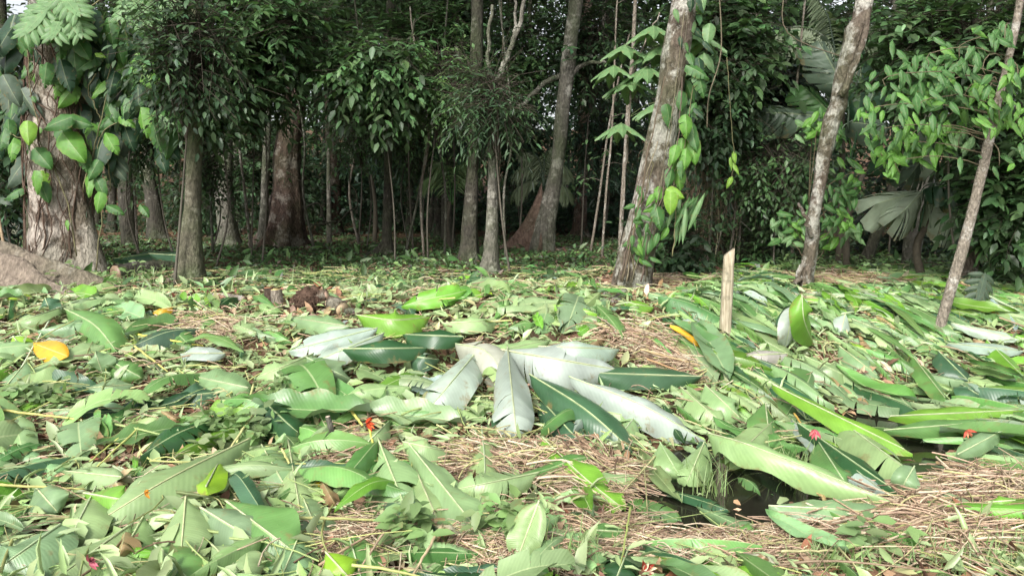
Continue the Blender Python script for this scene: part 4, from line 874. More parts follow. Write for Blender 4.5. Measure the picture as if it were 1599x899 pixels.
# straw, cut stems and twigs
def straw(n, pats, l0, l1, rad, tones, name, ang=0.0, da=.8, lift=.08, everywhere=False, hump=.05, mat=M_STRAW):
    P = []; tt = []
    if everywhere:
        y = 2.9 + 8.3 * rng.random(n) ** .9; x = (rng.random(n) * 2 - 1) * (y * .72 + .5); k = ~((ditch_d(x, y) < .5) & (x > .7)); x, y = x[k], y[k]; n = len(x)
    else:
        pos = []
        for cx, cy, rx, ry in pats:
            k = int(n * rx * ry / sum(p[2] * p[3] for p in pats)); c = gp(cx, cy); l = gp(cx - rx, cy); r = gp(cx + rx, cy); u = gp(cx, cy - ry); d = gp(cx, cy + ry)
            u = np.clip(rng.normal(0, .5, (k, 2)), -1.2, 1.2); uu = gp(cx, cy - ry)[1] - c[1]; dd = c[1] - d[1]
            pos.append(np.c_[c[0] + u[:, 0] * (r[0] - l[0]) / 2, c[1] + np.where(u[:, 1] > 0, u[:, 1] * uu, u[:, 1] * dd)])
        pos = np.concatenate(pos); x, y = pos[:, 0], pos[:, 1]
        qx, qy = proj(np.c_[x, y, T(x, y)]); k = in_patch(qx, qy, [(a_, b_, c_ * 1.2, d_ * 1.25) for a_, b_, c_, d_ in pats]) & ~((ditch_d(x, y) < .5) & (x > .7)); x, y = x[k], y[k]; n = len(x)
    a = ang + rng.normal(0, da, n); L = rng.uniform(l0, l1, n); s = np.linspace(-.5, .5, 6)[None]
    cv = rng.normal(0, .35, n)[:, None]; xx = x[:, None] + L[:, None] * (s * np.cos(a)[:, None] - cv * (s ** 2) * np.sin(a)[:, None]); yy = y[:, None] + L[:, None] * (s * np.sin(a)[:, None] + cv * (s ** 2) * np.cos(a)[:, None])
    zz = np.maximum(T(xx, yy), WATER + .02) + rng.uniform(.005, lift, n)[:, None] + rng.normal(0, .11, n)[:, None] * L[:, None] * s + hump * rng.uniform(-.2, 1, n)[:, None] * (1 - 4 * s ** 2)
    zz = np.maximum(zz, np.maximum(T(xx, yy), WATER) + .004)
    ti = rng.integers(0, len(tones), n); t = np.asarray(tones)[ti] * np.clip(1 + rng.normal(0, .2, (n, 1)), .5, 1.6)
    g = G(); strands(g, np.stack([xx, yy, zz], -1), rad * rng.uniform(.5, 1.4, n), t); return tag(g.build(name, mat), kind='stuff')
ST = [(.44, .34, .23), (.33, .23, .15), (.52, .43, .31), (.20, .13, .085), (.40, .28, .20), (.34, .32, .15)]
straw(1900, [(890, 728, 110, 22), (1010, 770, 70, 22), (930, 775, 100, 34), (760, 730, 60, 30)], .12, .5, .0048, ST, 'straw_mound', -.3, 1.1, .09, hump=.04)
straw(2300, [(1480, 805, 140, 36), (1540, 770, 80, 24), (1440, 850, 160, 40)], .15, .65, .005, ST, 'straw_on_bank', .2, .8, .08)
straw(4500, [(1150, 860, 320, 40), (800, 860, 130, 40), (560, 720, 60, 30), (560, 850, 60, 40)], .1, .4, .0034, ST, 'fallen_straw', .1, 1.1, .06)
straw(2600, [(1010, 540, 70, 22), (1100, 580, 90, 18), (320, 520, 60, 24), (1320, 445, 110, 14), (1050, 440, 90, 16)], .15, .6, .005, ST, 'dry_stems_on_bank', -.3, .8, .08)
straw(2600, None, .12, .6, .0042, ST + [(.36, .38, .14), (.25, .32, .12)], 'scattered_stems', 0, 1.6, .07, True)
straw(1000, None, .3, 1.0, .007, [(.36, .38, .14), (.25, .32, .12), (.42, .40, .2), (.3, .22, .14)], 'cut_green_stems', 0, 1.2, .09, True, .03, M_STEM)
# standing grass blades and seedlings
def blades(n, pats, h0, h1, w, tones, name):
    g = G(); pos = []
    for cx, cy, rx, ry in pats:
        k = n // len(pats)
        for q in range(k):
            p = gp(cx + rng.normal(0, .5) * rx, cy + rng.normal(0, .5) * ry); pos.append(p)
    pos = np.array(pos); n = len(pos); h = rng.uniform(h0, h1, n); a = rng.uniform(0, 6.28, n); b = rng.uniform(.15, .9, n)
    s = np.linspace(0, 1, 5)[None, :]; dx = np.cos(a)[:, None]; dy = np.sin(a)[:, None]
    r = h[:, None] * b[:, None] * s ** 1.8; P = np.stack([pos[:, :1] + dx * r, pos[:, 1:2] + dy * r, pos[:, 2:] + h[:, None] * s * (1 - .35 * b[:, None] * s)], -1)
    ww = w * rng.uniform(.6, 1.3, n)[:, None] * np.clip(1.05 - s ** 2, .04, 1); sd = np.stack([-dy * np.ones_like(s), dx * np.ones_like(s), np.zeros((n, 5))], -1)
    V = np.stack([P - sd * ww[..., None], P + sd * ww[..., None]], 2).reshape(-1, 3)
    i = (np.arange(n)[:, None] * 10 + np.arange(4)[None] * 2); Q = np.stack([i, i + 1, i + 3, i + 2], -1).reshape(-1, 4)
    t = np.asarray(tones)[rng.integers(0, len(tones), n)] * np.clip(1 + rng.normal(0, .15, (n, 1)), .6, 1.4)
    g.add(V, Q, None, np.repeat(t, 10, 0)); return tag(g.build(name, M_LIVE), kind='stuff')
GR = [(.12, .26, .05), (.17, .30, .07), (.09, .20, .04), (.24, .30, .10)]
blades(900, [(1500, 880, 110, 25), (1570, 890, 60, 20), (1400, 885, 80, 20), (1300, 890, 60, 16)], .04, .16, .005, GR, 'short_grass')
blades(260, [(1110, 765, 40, 20), (1545, 695, 40, 20), (900, 880, 60, 20), (1240, 745, 40, 20)], .10, .30, .003, GR, 'ditch_grass')
blades(700, [(60, 440, 60, 16), (220, 440, 60, 16), (1330, 440, 120, 20), (1000, 430, 60, 18), (470, 440, 200, 20), (1480, 470, 80, 20), (1130, 500, 40, 20)], .08, .26, .008, GR, 'bank_grass')
g = G()
for cx, cy, rx, ry, n in [(1110, 460, 60, 22, 36), (60, 445, 60, 14, 26), (230, 440, 60, 14, 30), (1230, 430, 30, 20, 22), (1350, 420, 70, 16, 30), (440, 640, 30, 14, 16), (330, 690, 40, 30, 20), (390, 690, 30, 20, 16), (60, 640, 50, 16, 18), (650, 860, 40, 20, 14), (790, 850, 60, 20, 20), (1010, 440, 40, 14, 18), (560, 440, 160, 14, 40), (1480, 430, 60, 10, 26), (1350, 880, 40, 8, 8)]:
    for q in range(n):
        p = gp(cx + rng.normal(0, .5) * rx, cy + rng.normal(0, .5) * ry); h = rng.uniform(.06, .24)
        k = 9; pos = p + np.c_[rng.normal(0, .03, k), rng.normal(0, .03, k), np.linspace(.2, 1, k) * h]; d = rdir(k) * [1, 1, .3]
        scatter(g, LT8 * [1, 1.3, 1], LQ8, pos, d, np.array([0, -.3, 1.]) + rng.normal(0, .3, (k, 3)), rng.uniform(.05, .12, k), jit((.09, .19, .05), .25))
tag(g.build('weed_seedlings', M_LIVE), kind='stuff')

# ------------------------------------------------------------------ climbers and leafy plants with leaves one can pick out
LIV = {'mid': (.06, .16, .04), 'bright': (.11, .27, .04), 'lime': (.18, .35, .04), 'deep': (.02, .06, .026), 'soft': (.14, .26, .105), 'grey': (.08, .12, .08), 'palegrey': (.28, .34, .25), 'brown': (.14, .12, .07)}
LEAFMESH = {}
def leafmesh(kind, tone, k):
    key = (kind, tone, k)
    if key not in LEAFMESH:
        r = random.Random(hash(kind) % 1000 if False else len(kind) * 31 + k * 7)
        g = G()
        if kind == 'lobed':
            V, Q, U = leaf_grid('lance', 8, 3, .26, 0, r); g.add(V, Q, None, LIV[tone], U)
            for sgn in (1, -1):
                for j in range(5):
                    t = .06 + j * .18; V, Q, U = leaf_grid('oblong', 6, 3, .34, 0, r, 0, .0, .2)
                    a = sgn * (1.25 - j * .13); L = (.44, .52, .52, .46, .38, .26)[j] * r.uniform(.85, 1.1)
                    c, s = math.cos(a), math.sin(a); V = np.c_[V[:, 0] * c - V[:, 1] * s, V[:, 0] * s + V[:, 1] * c, V[:, 2] - .25 * V[:, 0] ** 2] * L + [t, 0, .002 * j]
                    g.add(V, Q, None, LIV[tone], U)
        else:
            Wd = {'heart': .62, 'ovate': .44, 'lance': .26, 'strap': .13}[kind]
            V, Q, U = leaf_grid('heart' if kind == 'heart' else ('ovate' if kind == 'ovate' else 'lance'), 8, 4, Wd * r.uniform(.9, 1.1), (0, 0, 2, 4)[k] if kind == 'heart' else 0, r, .08, .05, .12, -.12)
            V[:, 2] -= .18 * V[:, 0] ** 2; g.add(V, Q, None, LIV[tone], U)
        LEAFMESH[key] = g.mesh('leaf', M_LIVE)
    return LEAFMESH[key]
def put_leaf(parent, kind, tone, pos, d, nrm, L, name='leaf'):
    d = unit(d); s = unit(np.cross(nrm, d)); n = np.cross(d, s)
    o = bpy.data.objects.new(name, leafmesh(kind, tone, int(rng.integers(0, 4)))); COL.objects.link(o); o.parent = parent
    p = np.asarray(pos) - np.array(parent.matrix_world.translation if False else parent['_o'] if '_o' in parent else parent.location)
    sc = L * rng.uniform(.95, 1.05)
    m = Matrix(((d[0] * sc, s[0] * sc, n[0] * sc, p[0]), (d[1] * sc, s[1] * sc, n[1] * sc, p[1]), (d[2] * sc, s[2] * sc, n[2] * sc, p[2]), (0, 0, 0, 1)))
    o.matrix_local = m; return o
def img_leaf(parent, px, py, ln, ang, tone, Y, kind='heart', fwd=.35):
    a = math.radians(ang + rng.normal(0, 7)); d = np.array([math.cos(a), -fwd * rng.uniform(.4, 1.5), -math.sin(a)]); n = np.array([rng.normal(0, .22), -1.0, rng.uniform(.25, .8)])
    L = ln * Y / F * 1.05; pos = wp(px, py, Y) - unit(d) * L * .5
    return put_leaf(parent, kind, tone, pos, d, n, L)
def vine(parent, pts, w, mat=M_STRAW, tint=(.15, .14, .07), name='stem', n=20):
    base = np.array(parent.location); P = smooth_path(pts, n); P[1:-1] += rng.normal(0, w * .8, (n - 2, 3)); g = G(); tube(g, P, np.linspace(w, w * .6, n), 5, tint); return g.build(name, mat, parent, base)
YL = b1[1] - .55
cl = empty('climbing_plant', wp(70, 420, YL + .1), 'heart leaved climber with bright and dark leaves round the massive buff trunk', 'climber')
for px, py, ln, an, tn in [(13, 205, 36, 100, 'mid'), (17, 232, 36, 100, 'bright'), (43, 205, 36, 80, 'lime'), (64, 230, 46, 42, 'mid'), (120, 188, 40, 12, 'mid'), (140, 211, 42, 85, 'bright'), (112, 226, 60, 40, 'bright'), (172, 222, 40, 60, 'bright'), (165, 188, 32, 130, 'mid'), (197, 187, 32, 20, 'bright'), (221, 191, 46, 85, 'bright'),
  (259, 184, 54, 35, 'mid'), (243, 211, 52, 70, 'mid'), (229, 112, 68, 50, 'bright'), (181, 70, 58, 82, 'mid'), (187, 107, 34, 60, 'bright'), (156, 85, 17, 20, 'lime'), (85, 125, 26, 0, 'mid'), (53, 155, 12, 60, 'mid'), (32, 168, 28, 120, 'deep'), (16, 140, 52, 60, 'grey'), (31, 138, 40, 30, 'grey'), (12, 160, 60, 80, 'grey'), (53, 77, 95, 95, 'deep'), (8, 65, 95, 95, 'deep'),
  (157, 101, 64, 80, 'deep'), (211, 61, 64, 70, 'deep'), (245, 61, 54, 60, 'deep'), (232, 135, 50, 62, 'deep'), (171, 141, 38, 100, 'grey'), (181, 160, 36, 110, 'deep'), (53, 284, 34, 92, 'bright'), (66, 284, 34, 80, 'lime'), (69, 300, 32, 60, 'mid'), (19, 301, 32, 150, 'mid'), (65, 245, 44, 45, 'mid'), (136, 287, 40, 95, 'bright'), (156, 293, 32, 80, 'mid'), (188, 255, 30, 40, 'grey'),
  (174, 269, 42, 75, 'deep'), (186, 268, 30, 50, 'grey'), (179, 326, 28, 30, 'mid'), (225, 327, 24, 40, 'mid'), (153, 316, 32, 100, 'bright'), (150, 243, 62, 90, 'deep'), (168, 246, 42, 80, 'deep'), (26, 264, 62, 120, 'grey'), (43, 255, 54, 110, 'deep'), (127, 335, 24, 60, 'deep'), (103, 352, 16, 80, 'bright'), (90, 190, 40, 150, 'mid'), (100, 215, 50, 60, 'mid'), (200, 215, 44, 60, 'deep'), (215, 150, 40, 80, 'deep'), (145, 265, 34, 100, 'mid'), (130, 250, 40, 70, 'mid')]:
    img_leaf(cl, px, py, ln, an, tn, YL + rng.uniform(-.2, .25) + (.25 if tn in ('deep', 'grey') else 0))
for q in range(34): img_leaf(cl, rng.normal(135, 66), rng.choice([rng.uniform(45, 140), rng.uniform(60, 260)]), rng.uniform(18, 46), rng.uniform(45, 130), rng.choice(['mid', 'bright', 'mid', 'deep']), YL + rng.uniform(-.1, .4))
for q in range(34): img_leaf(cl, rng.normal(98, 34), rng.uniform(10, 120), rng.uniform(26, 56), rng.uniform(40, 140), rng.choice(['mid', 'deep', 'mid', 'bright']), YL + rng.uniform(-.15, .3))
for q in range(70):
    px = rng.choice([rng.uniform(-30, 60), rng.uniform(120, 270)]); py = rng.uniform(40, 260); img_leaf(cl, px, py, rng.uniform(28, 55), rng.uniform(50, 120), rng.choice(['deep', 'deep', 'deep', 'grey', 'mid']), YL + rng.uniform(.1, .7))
for pts in [[(150, 430), (158, 330), (150, 250), (165, 200), (200, 190), (250, 180)], [(120, 400), (100, 300), (60, 230), (20, 210)], [(150, 115), (138, 140), (148, 165), (156, 185)], [(165, 230), (172, 290), (165, 310), (172, 335)], [(130, 300), (160, 180), (180, 60)], [(80, 300), (50, 150), (40, 40)]]:
    vine(cl, [wp(x, y, YL + .15) for x, y in pts], .009)
lb = empty('climbing_plant', wp(110, 60, YL), 'lobed leaved climber with deeply cut leaves at the top of the massive trunk', 'climber')
for px, py, ln, an in [(53, 36, 62, 118), (88, 42, 58, 85), (118, 36, 56, 55), (70, 12, 60, 140), (110, 8, 60, 40), (197, 11, 56, 105), (228, 18, 62, 85), (262, 20, 66, 72), (288, 30, 56, 66), (250, 42, 48, 62), (215, -6, 60, 60), (275, -8, 60, 50), (300, 6, 50, 40)]:
    img_leaf(lb, px, py, ln, an, 'soft', YL - .25 + rng.uniform(-.12, .12), 'lobed', .5)
vine(lb, [wp(x, y, YL) for x, y in [(110, 60), (130, 20), (180, -10), (250, -25)]], .012)
YC = bl[1] - .3
cc = empty('climbing_plant', wp(1010, 430, YC), 'yellow green climber hanging on the right side of the thick leaning tree', 'climber')
for px, py, ln, an, tn in [(1072, 197, 36, 90, 'bright'), (1083, 202, 32, 80, 'mid'), (1084, 216, 34, 80, 'mid'), (1083, 234, 42, 85, 'bright'), (1064, 232, 32, 95, 'bright'), (1070, 249, 34, 95, 'bright'), (1053, 240, 30, 110, 'bright'), (1053, 259, 30, 95, 'bright'), (1066, 266, 30, 85, 'mid'), (1060, 280, 36, 92, 'bright'), (1047, 278, 30, 100, 'mid'), (1028, 303, 28, 110, 'bright'), (1015, 312, 25, 130, 'bright'), (1016, 326, 24, 160, 'bright'),
  (1054, 302, 30, 30, 'lime'), (1047, 318, 36, 80, 'lime'), (1000, 312, 22, 100, 'mid'), (995, 332, 24, 110, 'mid'), (983, 322, 22, 170, 'mid'), (1028, 336, 42, 80, 'mid'), (1013, 380, 32, 90, 'mid'), (995, 394, 28, 80, 'mid'), (1000, 300, 24, 80, 'mid'), (1045, 180, 34, 80, 'mid'), (1095, 130, 40, 70, 'mid'), (1090, 110, 40, 40, 'mid')]:
    img_leaf(cc, px, py, ln, an, tn, YC + rng.uniform(-.1, .1), 'heart' if ln > 26 else 'ovate')
for q in range(34): img_leaf(cc, rng.normal(1008, 12), rng.uniform(338, 412), rng.uniform(14, 24), rng.uniform(20, 160), rng.choice(['mid', 'bright', 'mid']), YC + rng.uniform(-.1, .2), 'ovate')
for q in range(12): img_leaf(cc, rng.uniform(1045, 1090), rng.uniform(315, 360), rng.uniform(44, 62), rng.uniform(75, 130), rng.choice(['mid', 'soft']), YC + rng.uniform(0, .3), 'strap')
for pts in [[(1010, 430), (1012, 370), (1030, 310), (1062, 250), (1075, 190), (1085, 120)], [(990, 430), (985, 360), (1010, 300), (1020, 240)], [(1050, 400), (1055, 340), (1050, 290)]]: vine(cc, [wp(x, y, YC + .08) for x, y in pts], .008)
for q in range(8):
    x0 = rng.uniform(-18, 20); pts = [(985 + x0 + rng.normal(0, 4), 440), (1000 + x0, 370), (1016 + x0 + rng.normal(0, 6), 300), (1032 + x0 + rng.normal(0, 6), 220), (1050 + x0, 120), (1062 + x0, 20)]
    vine(cc, [wp(x, y, bl[1] - .25 - .03 * (q % 3)) for x, y in pts[:rng.integers(4, 7)]], rng.uniform(.004, .010), M_STRAW, jit((.13, .105, .07), .25))
for q in range(26): img_leaf(cc, rng.normal(1085, 16), rng.uniform(-10, 190), rng.uniform(16, 36), rng.uniform(40, 140), rng.choice(['mid', 'deep', 'soft']), YC + rng.uniform(0, .4), rng.choice(['ovate', 'heart']))
cy = empty('climbing_plant', wp(1143, 250, 9.5), 'tiny hanging vine with lime leaves right of the vine tangle', 'climber')
for px, py, an in [(1143, 255, 80), (1150, 262, 60), (1139, 284, 110), (1147, 246, 90)]: img_leaf(cy, px, py, 20, an, 'lime', 9.5, 'ovate')
vine(cy, [wp(x, y, 9.52) for x, y in [(1135, 90), (1140, 170), (1146, 250), (1140, 285)]], .005)
# palmate young tree in front of the leaning tree
YP = 8.5
pm = empty('palmate_sapling', gp(962, 440), 'young tree with pale umbrella leaves on a thin stem left of the thick leaning tree', 'tree'); YP = pm.location[1] - .2
vine(pm, [np.array(pm.location), wp(970, 360, YP), wp(978, 260, YP), wp(983, 190, YP), wp(990, 110, YP), wp(1010, 60, YP), wp(1030, 20, YP)], .016, B_SAP, (.2, .2, .2), 'stem', 26)
for px, py, sz in [(975, 70, 36), (958, 102, 34), (985, 122, 40), (1010, 104, 38), (1032, 72, 40), (1075, 42, 40), (1096, 56, 36), (1030, 158, 38), (1054, 160, 34), (970, 192, 36), (1052, 98, 40), (1020, 40, 38)]:
    yy = YP + rng.uniform(-.25, .05); hub = wp(px, py, yy)
    pt = G(); s0 = wp(985 + (py < 110) * (110 - py) * .4, py + 22, YP); tube(pt, smooth_path([s0, (s0 + hub) / 2 + [0, 0, .03], hub], 8), .005, 5, (.15, .2, .08)); lo = pt.build('palmate_leaf', M_STEM, pm)
    lo['_o'] = [float(v) for v in pm.location]
    for q in range(8):
        a = q / 8 * 2 * PI + rng.normal(0, .12); d = np.array([math.cos(a), math.sin(a), -.42])
        put_leaf(lo, 'ovate', 'soft', hub, d, np.array([-.2 * math.cos(a), -.2 * math.sin(a) - .15, 1]), sz * 1.3 * yy / F * rng.uniform(.85, 1.15), 'leaflet')
    del lo['_o']
# leafy boughs of the slim sapling
sp = TREES['slim pale sapling leaning right out of the cut leaves']; Ys = sp.location[1]
nleaf = 0
for k, (px, py, n, sp_, tn) in enumerate([(1362, 178, 9, 14, 'bright'), (1378, 212, 10, 16, 'mid'), (1382, 240, 9, 16, 'bright'), (1402, 262, 8, 12, 'bright'), (1430, 216, 12, 20, 'bright'), (1450, 228, 12, 18, 'bright'), (1480, 190, 14, 22, 'bright'), (1440, 170, 12, 20, 'mid'), (1500, 222, 10, 18, 'soft'), (1545, 148, 14, 22, 'bright'), (1560, 178, 14, 20, 'bright'), (1590, 186, 12, 18, 'bright'),
   (1420, 120, 12, 22, 'mid'), (1452, 95, 12, 22, 'mid'), (1500, 82, 14, 26, 'mid'), (1570, 66, 14, 24, 'mid'), (1385, 130, 8, 18, 'mid'), (1475, 140, 14, 22, 'mid'), (1510, 150, 12, 22, 'mid'), (1590, 120, 12, 20, 'bright'), (1560, 250, 6, 16, 'mid'), (1535, 110, 12, 24, 'mid')]):
    yy = Ys + rng.uniform(-.45, .35); c0 = np.array(wp(1546 + (200 - py) * .2, py - 20 + (1550 - px) * .12, Ys)); c1 = wp(px, py - 10, yy)
    vine(sp, [c0, c0 * .5 + c1 * .5 + [0, 0, .08], c1, c1 + [rng.normal(0, .03), 0, -.12]], .006, M_STRAW, (.12, .10, .06), 'twig', 10)
    for q in range(int(n * 1.25)):
        x, y = px + rng.normal(0, sp_), py + rng.normal(0, sp_ * .75); img_leaf(sp, x, y, rng.uniform(20, 31), rng.uniform(25, 155), tn if rng.random() < .7 else rng.choice(['mid', 'bright', 'mid']), yy + rng.uniform(-.15, .15), 'ovate', .5)
# bush round the foot of the knotty tree
kb = b_ = gp(1256, 440)
bu = empty('shrub', kb, 'light green bush with clustered leaves round the stem of the knotty tree', 'shrub')
for px, py, n, s_, tn in [(1225, 345, 10, 12, 'soft'), (1250, 360, 14, 14, 'bright'), (1280, 350, 14, 14, 'soft'), (1310, 350, 14, 14, 'bright'), (1330, 365, 9, 10, 'soft'), (1230, 372, 8, 10, 'soft'), (1300, 380, 8, 10, 'bright'), (1262, 335, 10, 14, 'mid'), (1325, 300, 14, 14, 'mid'), (1330, 270, 10, 14, 'bright'), (1300, 320, 10, 14, 'mid'), (1285, 195, 16, 14, 'bright'), (1270, 205, 12, 12, 'soft'), (1310, 215, 9, 14, 'mid'), (1345, 130, 8, 12, 'soft')]:
    yy = kb[1] - .3 + rng.uniform(-.2, .2); vine(bu, [wp(1262, max(py + 45, 330), kb[1] - .1), wp((1264 + px) / 2, py + 18, yy), wp(px, py, yy)], .007, M_STRAW, (.12, .10, .06), 'twig', 9)
    for q in range(n): img_leaf(bu, px + rng.normal(0, s_), py + rng.normal(0, s_ * .7), rng.uniform(16, 27), rng.uniform(0, 180), tn if rng.random() < .7 else 'mid', yy + rng.uniform(-.12, .12), 'ovate', .5)

# ------------------------------------------------------------------ palms
def frond(parent, pts, Y, ll, tone, n=30, hang=.8, dy=0.0):
    """feather frond: arching rachis with hanging leaflets on both sides"""
    P = smooth_path([wp(x, y, Y + dy * k) for k, (x, y) in enumerate(pts)], n + 6); g = G(); tube(g, P, np.linspace(.018, .004, n + 6), 5, np.array(LIV[tone]) * .9)
    D = unit(np.gradient(P, axis=0)); L = ll * Y / F
    for side in (1, -1):
        p = P[5:-1]; d = D[5:-1]; t = np.linspace(0, 1, len(p)); up = np.array([0, -.5, .8]); sv = unit(np.cross(d, up)) * side
        dd = d * .45 + sv * (1 - hang * .5) + np.array([0, 0, -hang]) + rng.normal(0, .07, p.shape); nm = np.array([0, -.8, .6]) + rng.normal(0, .2, p.shape)
        scatter(g, LT8 * [1, .34, 1.6], LQ8, p, dd, nm, L * (np.sin(PI * (t * .85 + .12)) ** .6) * rng.uniform(.85, 1.1, len(p)), np.array(LIV[tone]) * np.clip(1 + rng.normal(0, .12, (len(p), 1)), .6, 1.4))
    return g.build('frond', M_LIVE, parent, np.array(parent.location))
def pleat(parent, b, t, w, tone, Y, splits=6, cup=.35, fwd=0.0):
    A = wp(*b, Y); B = wp(*t, Y - fwd); L = np.linalg.norm(B - A); r = random.Random(int(b[0] + t[1])); V, Q, U = leaf_grid('oblong', 22, 7, min(1.1, w * Y / F / L), splits, r, .30, .0, cup, -.05)
    V[:, 2] += .018 * np.sin(60 * (V[:, 0] - .25 * np.abs(V[:, 1]))) * np.minimum(1, np.abs(U[:, 1]) * 3) - .12 * V[:, 0] ** 2
    d = unit(B - A); n = np.array([0, -1.0, .55]); s = unit(np.cross(n, d)); nn = np.cross(d, s)
    P = A + L * (V[:, :1] * d + V[:, 1:2] * s + V[:, 2:3] * nn); g = G(); g.add(P, Q, None, np.array(LIV[tone]) * rng.uniform(.85, 1.15), U * [.3, 1])
    st = A - d * L * .5 - [0, 0, L * .3]; tube(g, smooth_path([np.array([A[0] - d[0] * .2, A[1] + .1, A[2] - .5]), A, A + d * L * .9], 8), np.linspace(.014, .004, 8), 5, np.array(LIV[tone]) * 1.3)
    return g.build('frond', M_LIVE, parent, np.array(parent.location))
def palm(px, Y, label, hgt):
    b = wp(px, 400, Y); b[2] = T(b[0], b[1]); r = empty('palm', b, label, 'palm')
    g = G(); tube(g, smooth_path([b - [0, 0, .1], b + [rng.normal(0, .05), 0, hgt * .5], b + [rng.normal(0, .08), 0, hgt]], 10), np.linspace(.06, .04, 10), 8, (.08, .07, .05)); g.build('stem', M_STRAW, r, b); return r
p = palm(1310, 12.6, 'palm with one long grey arching feather frond behind the knotty tree', 2.6)
frond(p, [(1318, 160), (1296, 70), (1250, 42), (1205, 58), (1160, 92)], 12.6, 58, 'palegrey', 54, 1.1)
frond(p, [(1318, 160), (1325, 80), (1350, 40), (1400, 36)], 12.6, 50, 'grey', 40, .9); frond(p, [(1318, 160), (1300, 60), (1290, 20), (1262, -20)], 12.7, 46, 'grey', 36, .6); frond(p, [(1318, 160), (1360, 100), (1420, 90), (1460, 120)], 12.7, 46, 'grey', 36, .9)
p = palm(1325, 11.6, 'broad leaved palm with dark pleated leaves behind the knotty tree', 1.4)
for a in [((1322, 150), (1284, 60), 62, 'grey', 8), ((1300, 184), (1192, 168), 64, 'grey', 14), ((1322, 205), (1258, 128), 56, 'mid', 9), ((1340, 205), (1382, 108), 66, 'deep', 3), ((1325, 190), (1395, 196), 56, 'grey', 6), ((1278, 262), (1196, 232), 66, 'grey', 14), ((1275, 300), (1216, 312), 56, 'brown', 6), ((1340, 190), (1350, 70), 50, 'deep', 4), ((1290, 225), (1215, 205), 50, 'grey', 8)]:
    pleat(p, a[0], a[1], a[2], a[3], 11.6 + rng.uniform(-.3, .3), a[4])
p = palm(1445, 10.4, 'fan palm with drooping pleated grey leaves over the dark hollow', .9)
for a in [((1438, 300), (1376, 312), 62, 'palegrey', 6), ((1448, 302), (1512, 338), 74, 'palegrey', 5), ((1440, 296), (1468, 285), 40, 'deep', 3), ((1462, 208), (1428, 268), 56, 'grey', 7), ((1470, 215), (1532, 262), 58, 'palegrey', 8), ((1440, 205), (1462, 262), 50, 'palegrey', 8), ((1420, 200), (1392, 255), 46, 'deep', 5), ((1446, 296), (1410, 330), 60, 'palegrey', 7), ((1452, 300), (1490, 290), 50, 'deep', 4)]:
    pleat(p, a[0], a[1], a[2], a[3], 10.4 + rng.uniform(-.3, .3), a[4], .55, .35)
p = palm(850, 17.5, 'small feather palm in front of the tall leaning tree', 1.2)
for pts in [[(850, 290), (838, 262), (815, 258), (800, 280)], [(850, 290), (842, 250), (828, 238), (806, 240)], [(852, 290), (862, 258), (880, 258), (892, 282)], [(850, 290), (850, 250), (858, 232), (874, 228)], [(850, 290), (832, 280), (812, 290), (800, 310)], [(850, 290), (866, 282), (882, 292), (890, 316)]]: frond(p, pts, 17.5, 34, 'grey', 24, .8)
p = palm(585, 19, 'palm with one pale upturned leaf deep in the centre left', 1.6)
for a in [((566, 214), (533, 233), 30, 'palegrey', 4), ((575, 215), (560, 185), 34, 'mid', 6), ((580, 212), (612, 196), 30, 'mid', 6), ((582, 218), (606, 236), 28, 'grey', 4)]: pleat(p, a[0], a[1], a[2], a[3], 19 + rng.uniform(-.3, .3), a[4])
frond(p, [(578, 220), (560, 195), (536, 188), (512, 200)], 19, 30, 'grey', 24, .7); frond(p, [(578, 220), (592, 180), (618, 168), (640, 180)], 19, 30, 'mid', 24, .7)
p = palm(705, 16.5, 'small palm with fingered bright leaves left of the forked pale tree', 1.0)
for pts in [[(705, 320), (690, 282), (668, 278), (650, 296)], [(705, 320), (700, 270), (690, 255), (672, 250)], [(706, 320), (718, 280), (736, 272), (752, 286)], [(706, 320), (712, 270), (722, 255), (740, 250)]]: frond(p, pts, 16.5, 32, 'mid', 22, .7)
p = palm(1162, 12.3, 'low fern with upright grey fronds behind the fence post', .15)
for pts in [[(1162, 402), (1156, 370), (1146, 350), (1134, 345)], [(1162, 402), (1160, 360), (1158, 345), (1152, 335)], [(1163, 402), (1168, 365), (1178, 350), (1190, 348)], [(1163, 402), (1172, 380), (1184, 372), (1196, 376)], [(1162, 402), (1152, 382), (1142, 376), (1130, 382)]]: frond(p, pts, 12.3, 22, 'grey', 20, .3)
p['category'] = 'fern'; p.name = 'fern'

# ------------------------------------------------------------------ vines, roots, logs, post, flowers
vt = empty('vine_tangle', gp(1085, 420), 'tangle of thin bare hanging vines right of the thick leaning tree', 'vines'); Yv = vt.location[1]
for q in range(34):
    x0 = rng.normal(1108, 12); x1 = rng.normal(1095, 34) ; y1 = rng.uniform(330, 425)
    pts = [wp(x0, -20, Yv + rng.uniform(-.1, .5)), wp(x0 + rng.normal(0, 8), 120, Yv + rng.uniform(-.1, .3)), wp((x0 + x1) / 2 + rng.normal(0, 14), 240, Yv + rng.uniform(-.2, .3)), wp(x1 + rng.normal(0, 10), (240 + y1) / 2 + 20, Yv + rng.uniform(-.2, .3)), wp(x1 + rng.normal(0, 8), y1, Yv + rng.uniform(-.2, .3))]
    vine(vt, pts, rng.uniform(.004, .009), M_STRAW, jit((.30, .24, .165), .3), 'vine', 18)
K = 150; s = np.linspace(0, 1, 7)[None, :]
x0 = rng.normal(1095, 26, K)[:, None]; x1 = x0 + rng.normal(0, 34, K)[:, None]; ya = rng.uniform(180, 330, K)[:, None]; yb = ya + rng.uniform(40, 150, K)[:, None]
pxs = x0 + (x1 - x0) * s + rng.normal(0, 7, (K, 7)); pys = np.minimum(ya + (yb - ya) * s + 30 * np.sin(PI * s) * rng.normal(0, 1, (K, 1)), 425)
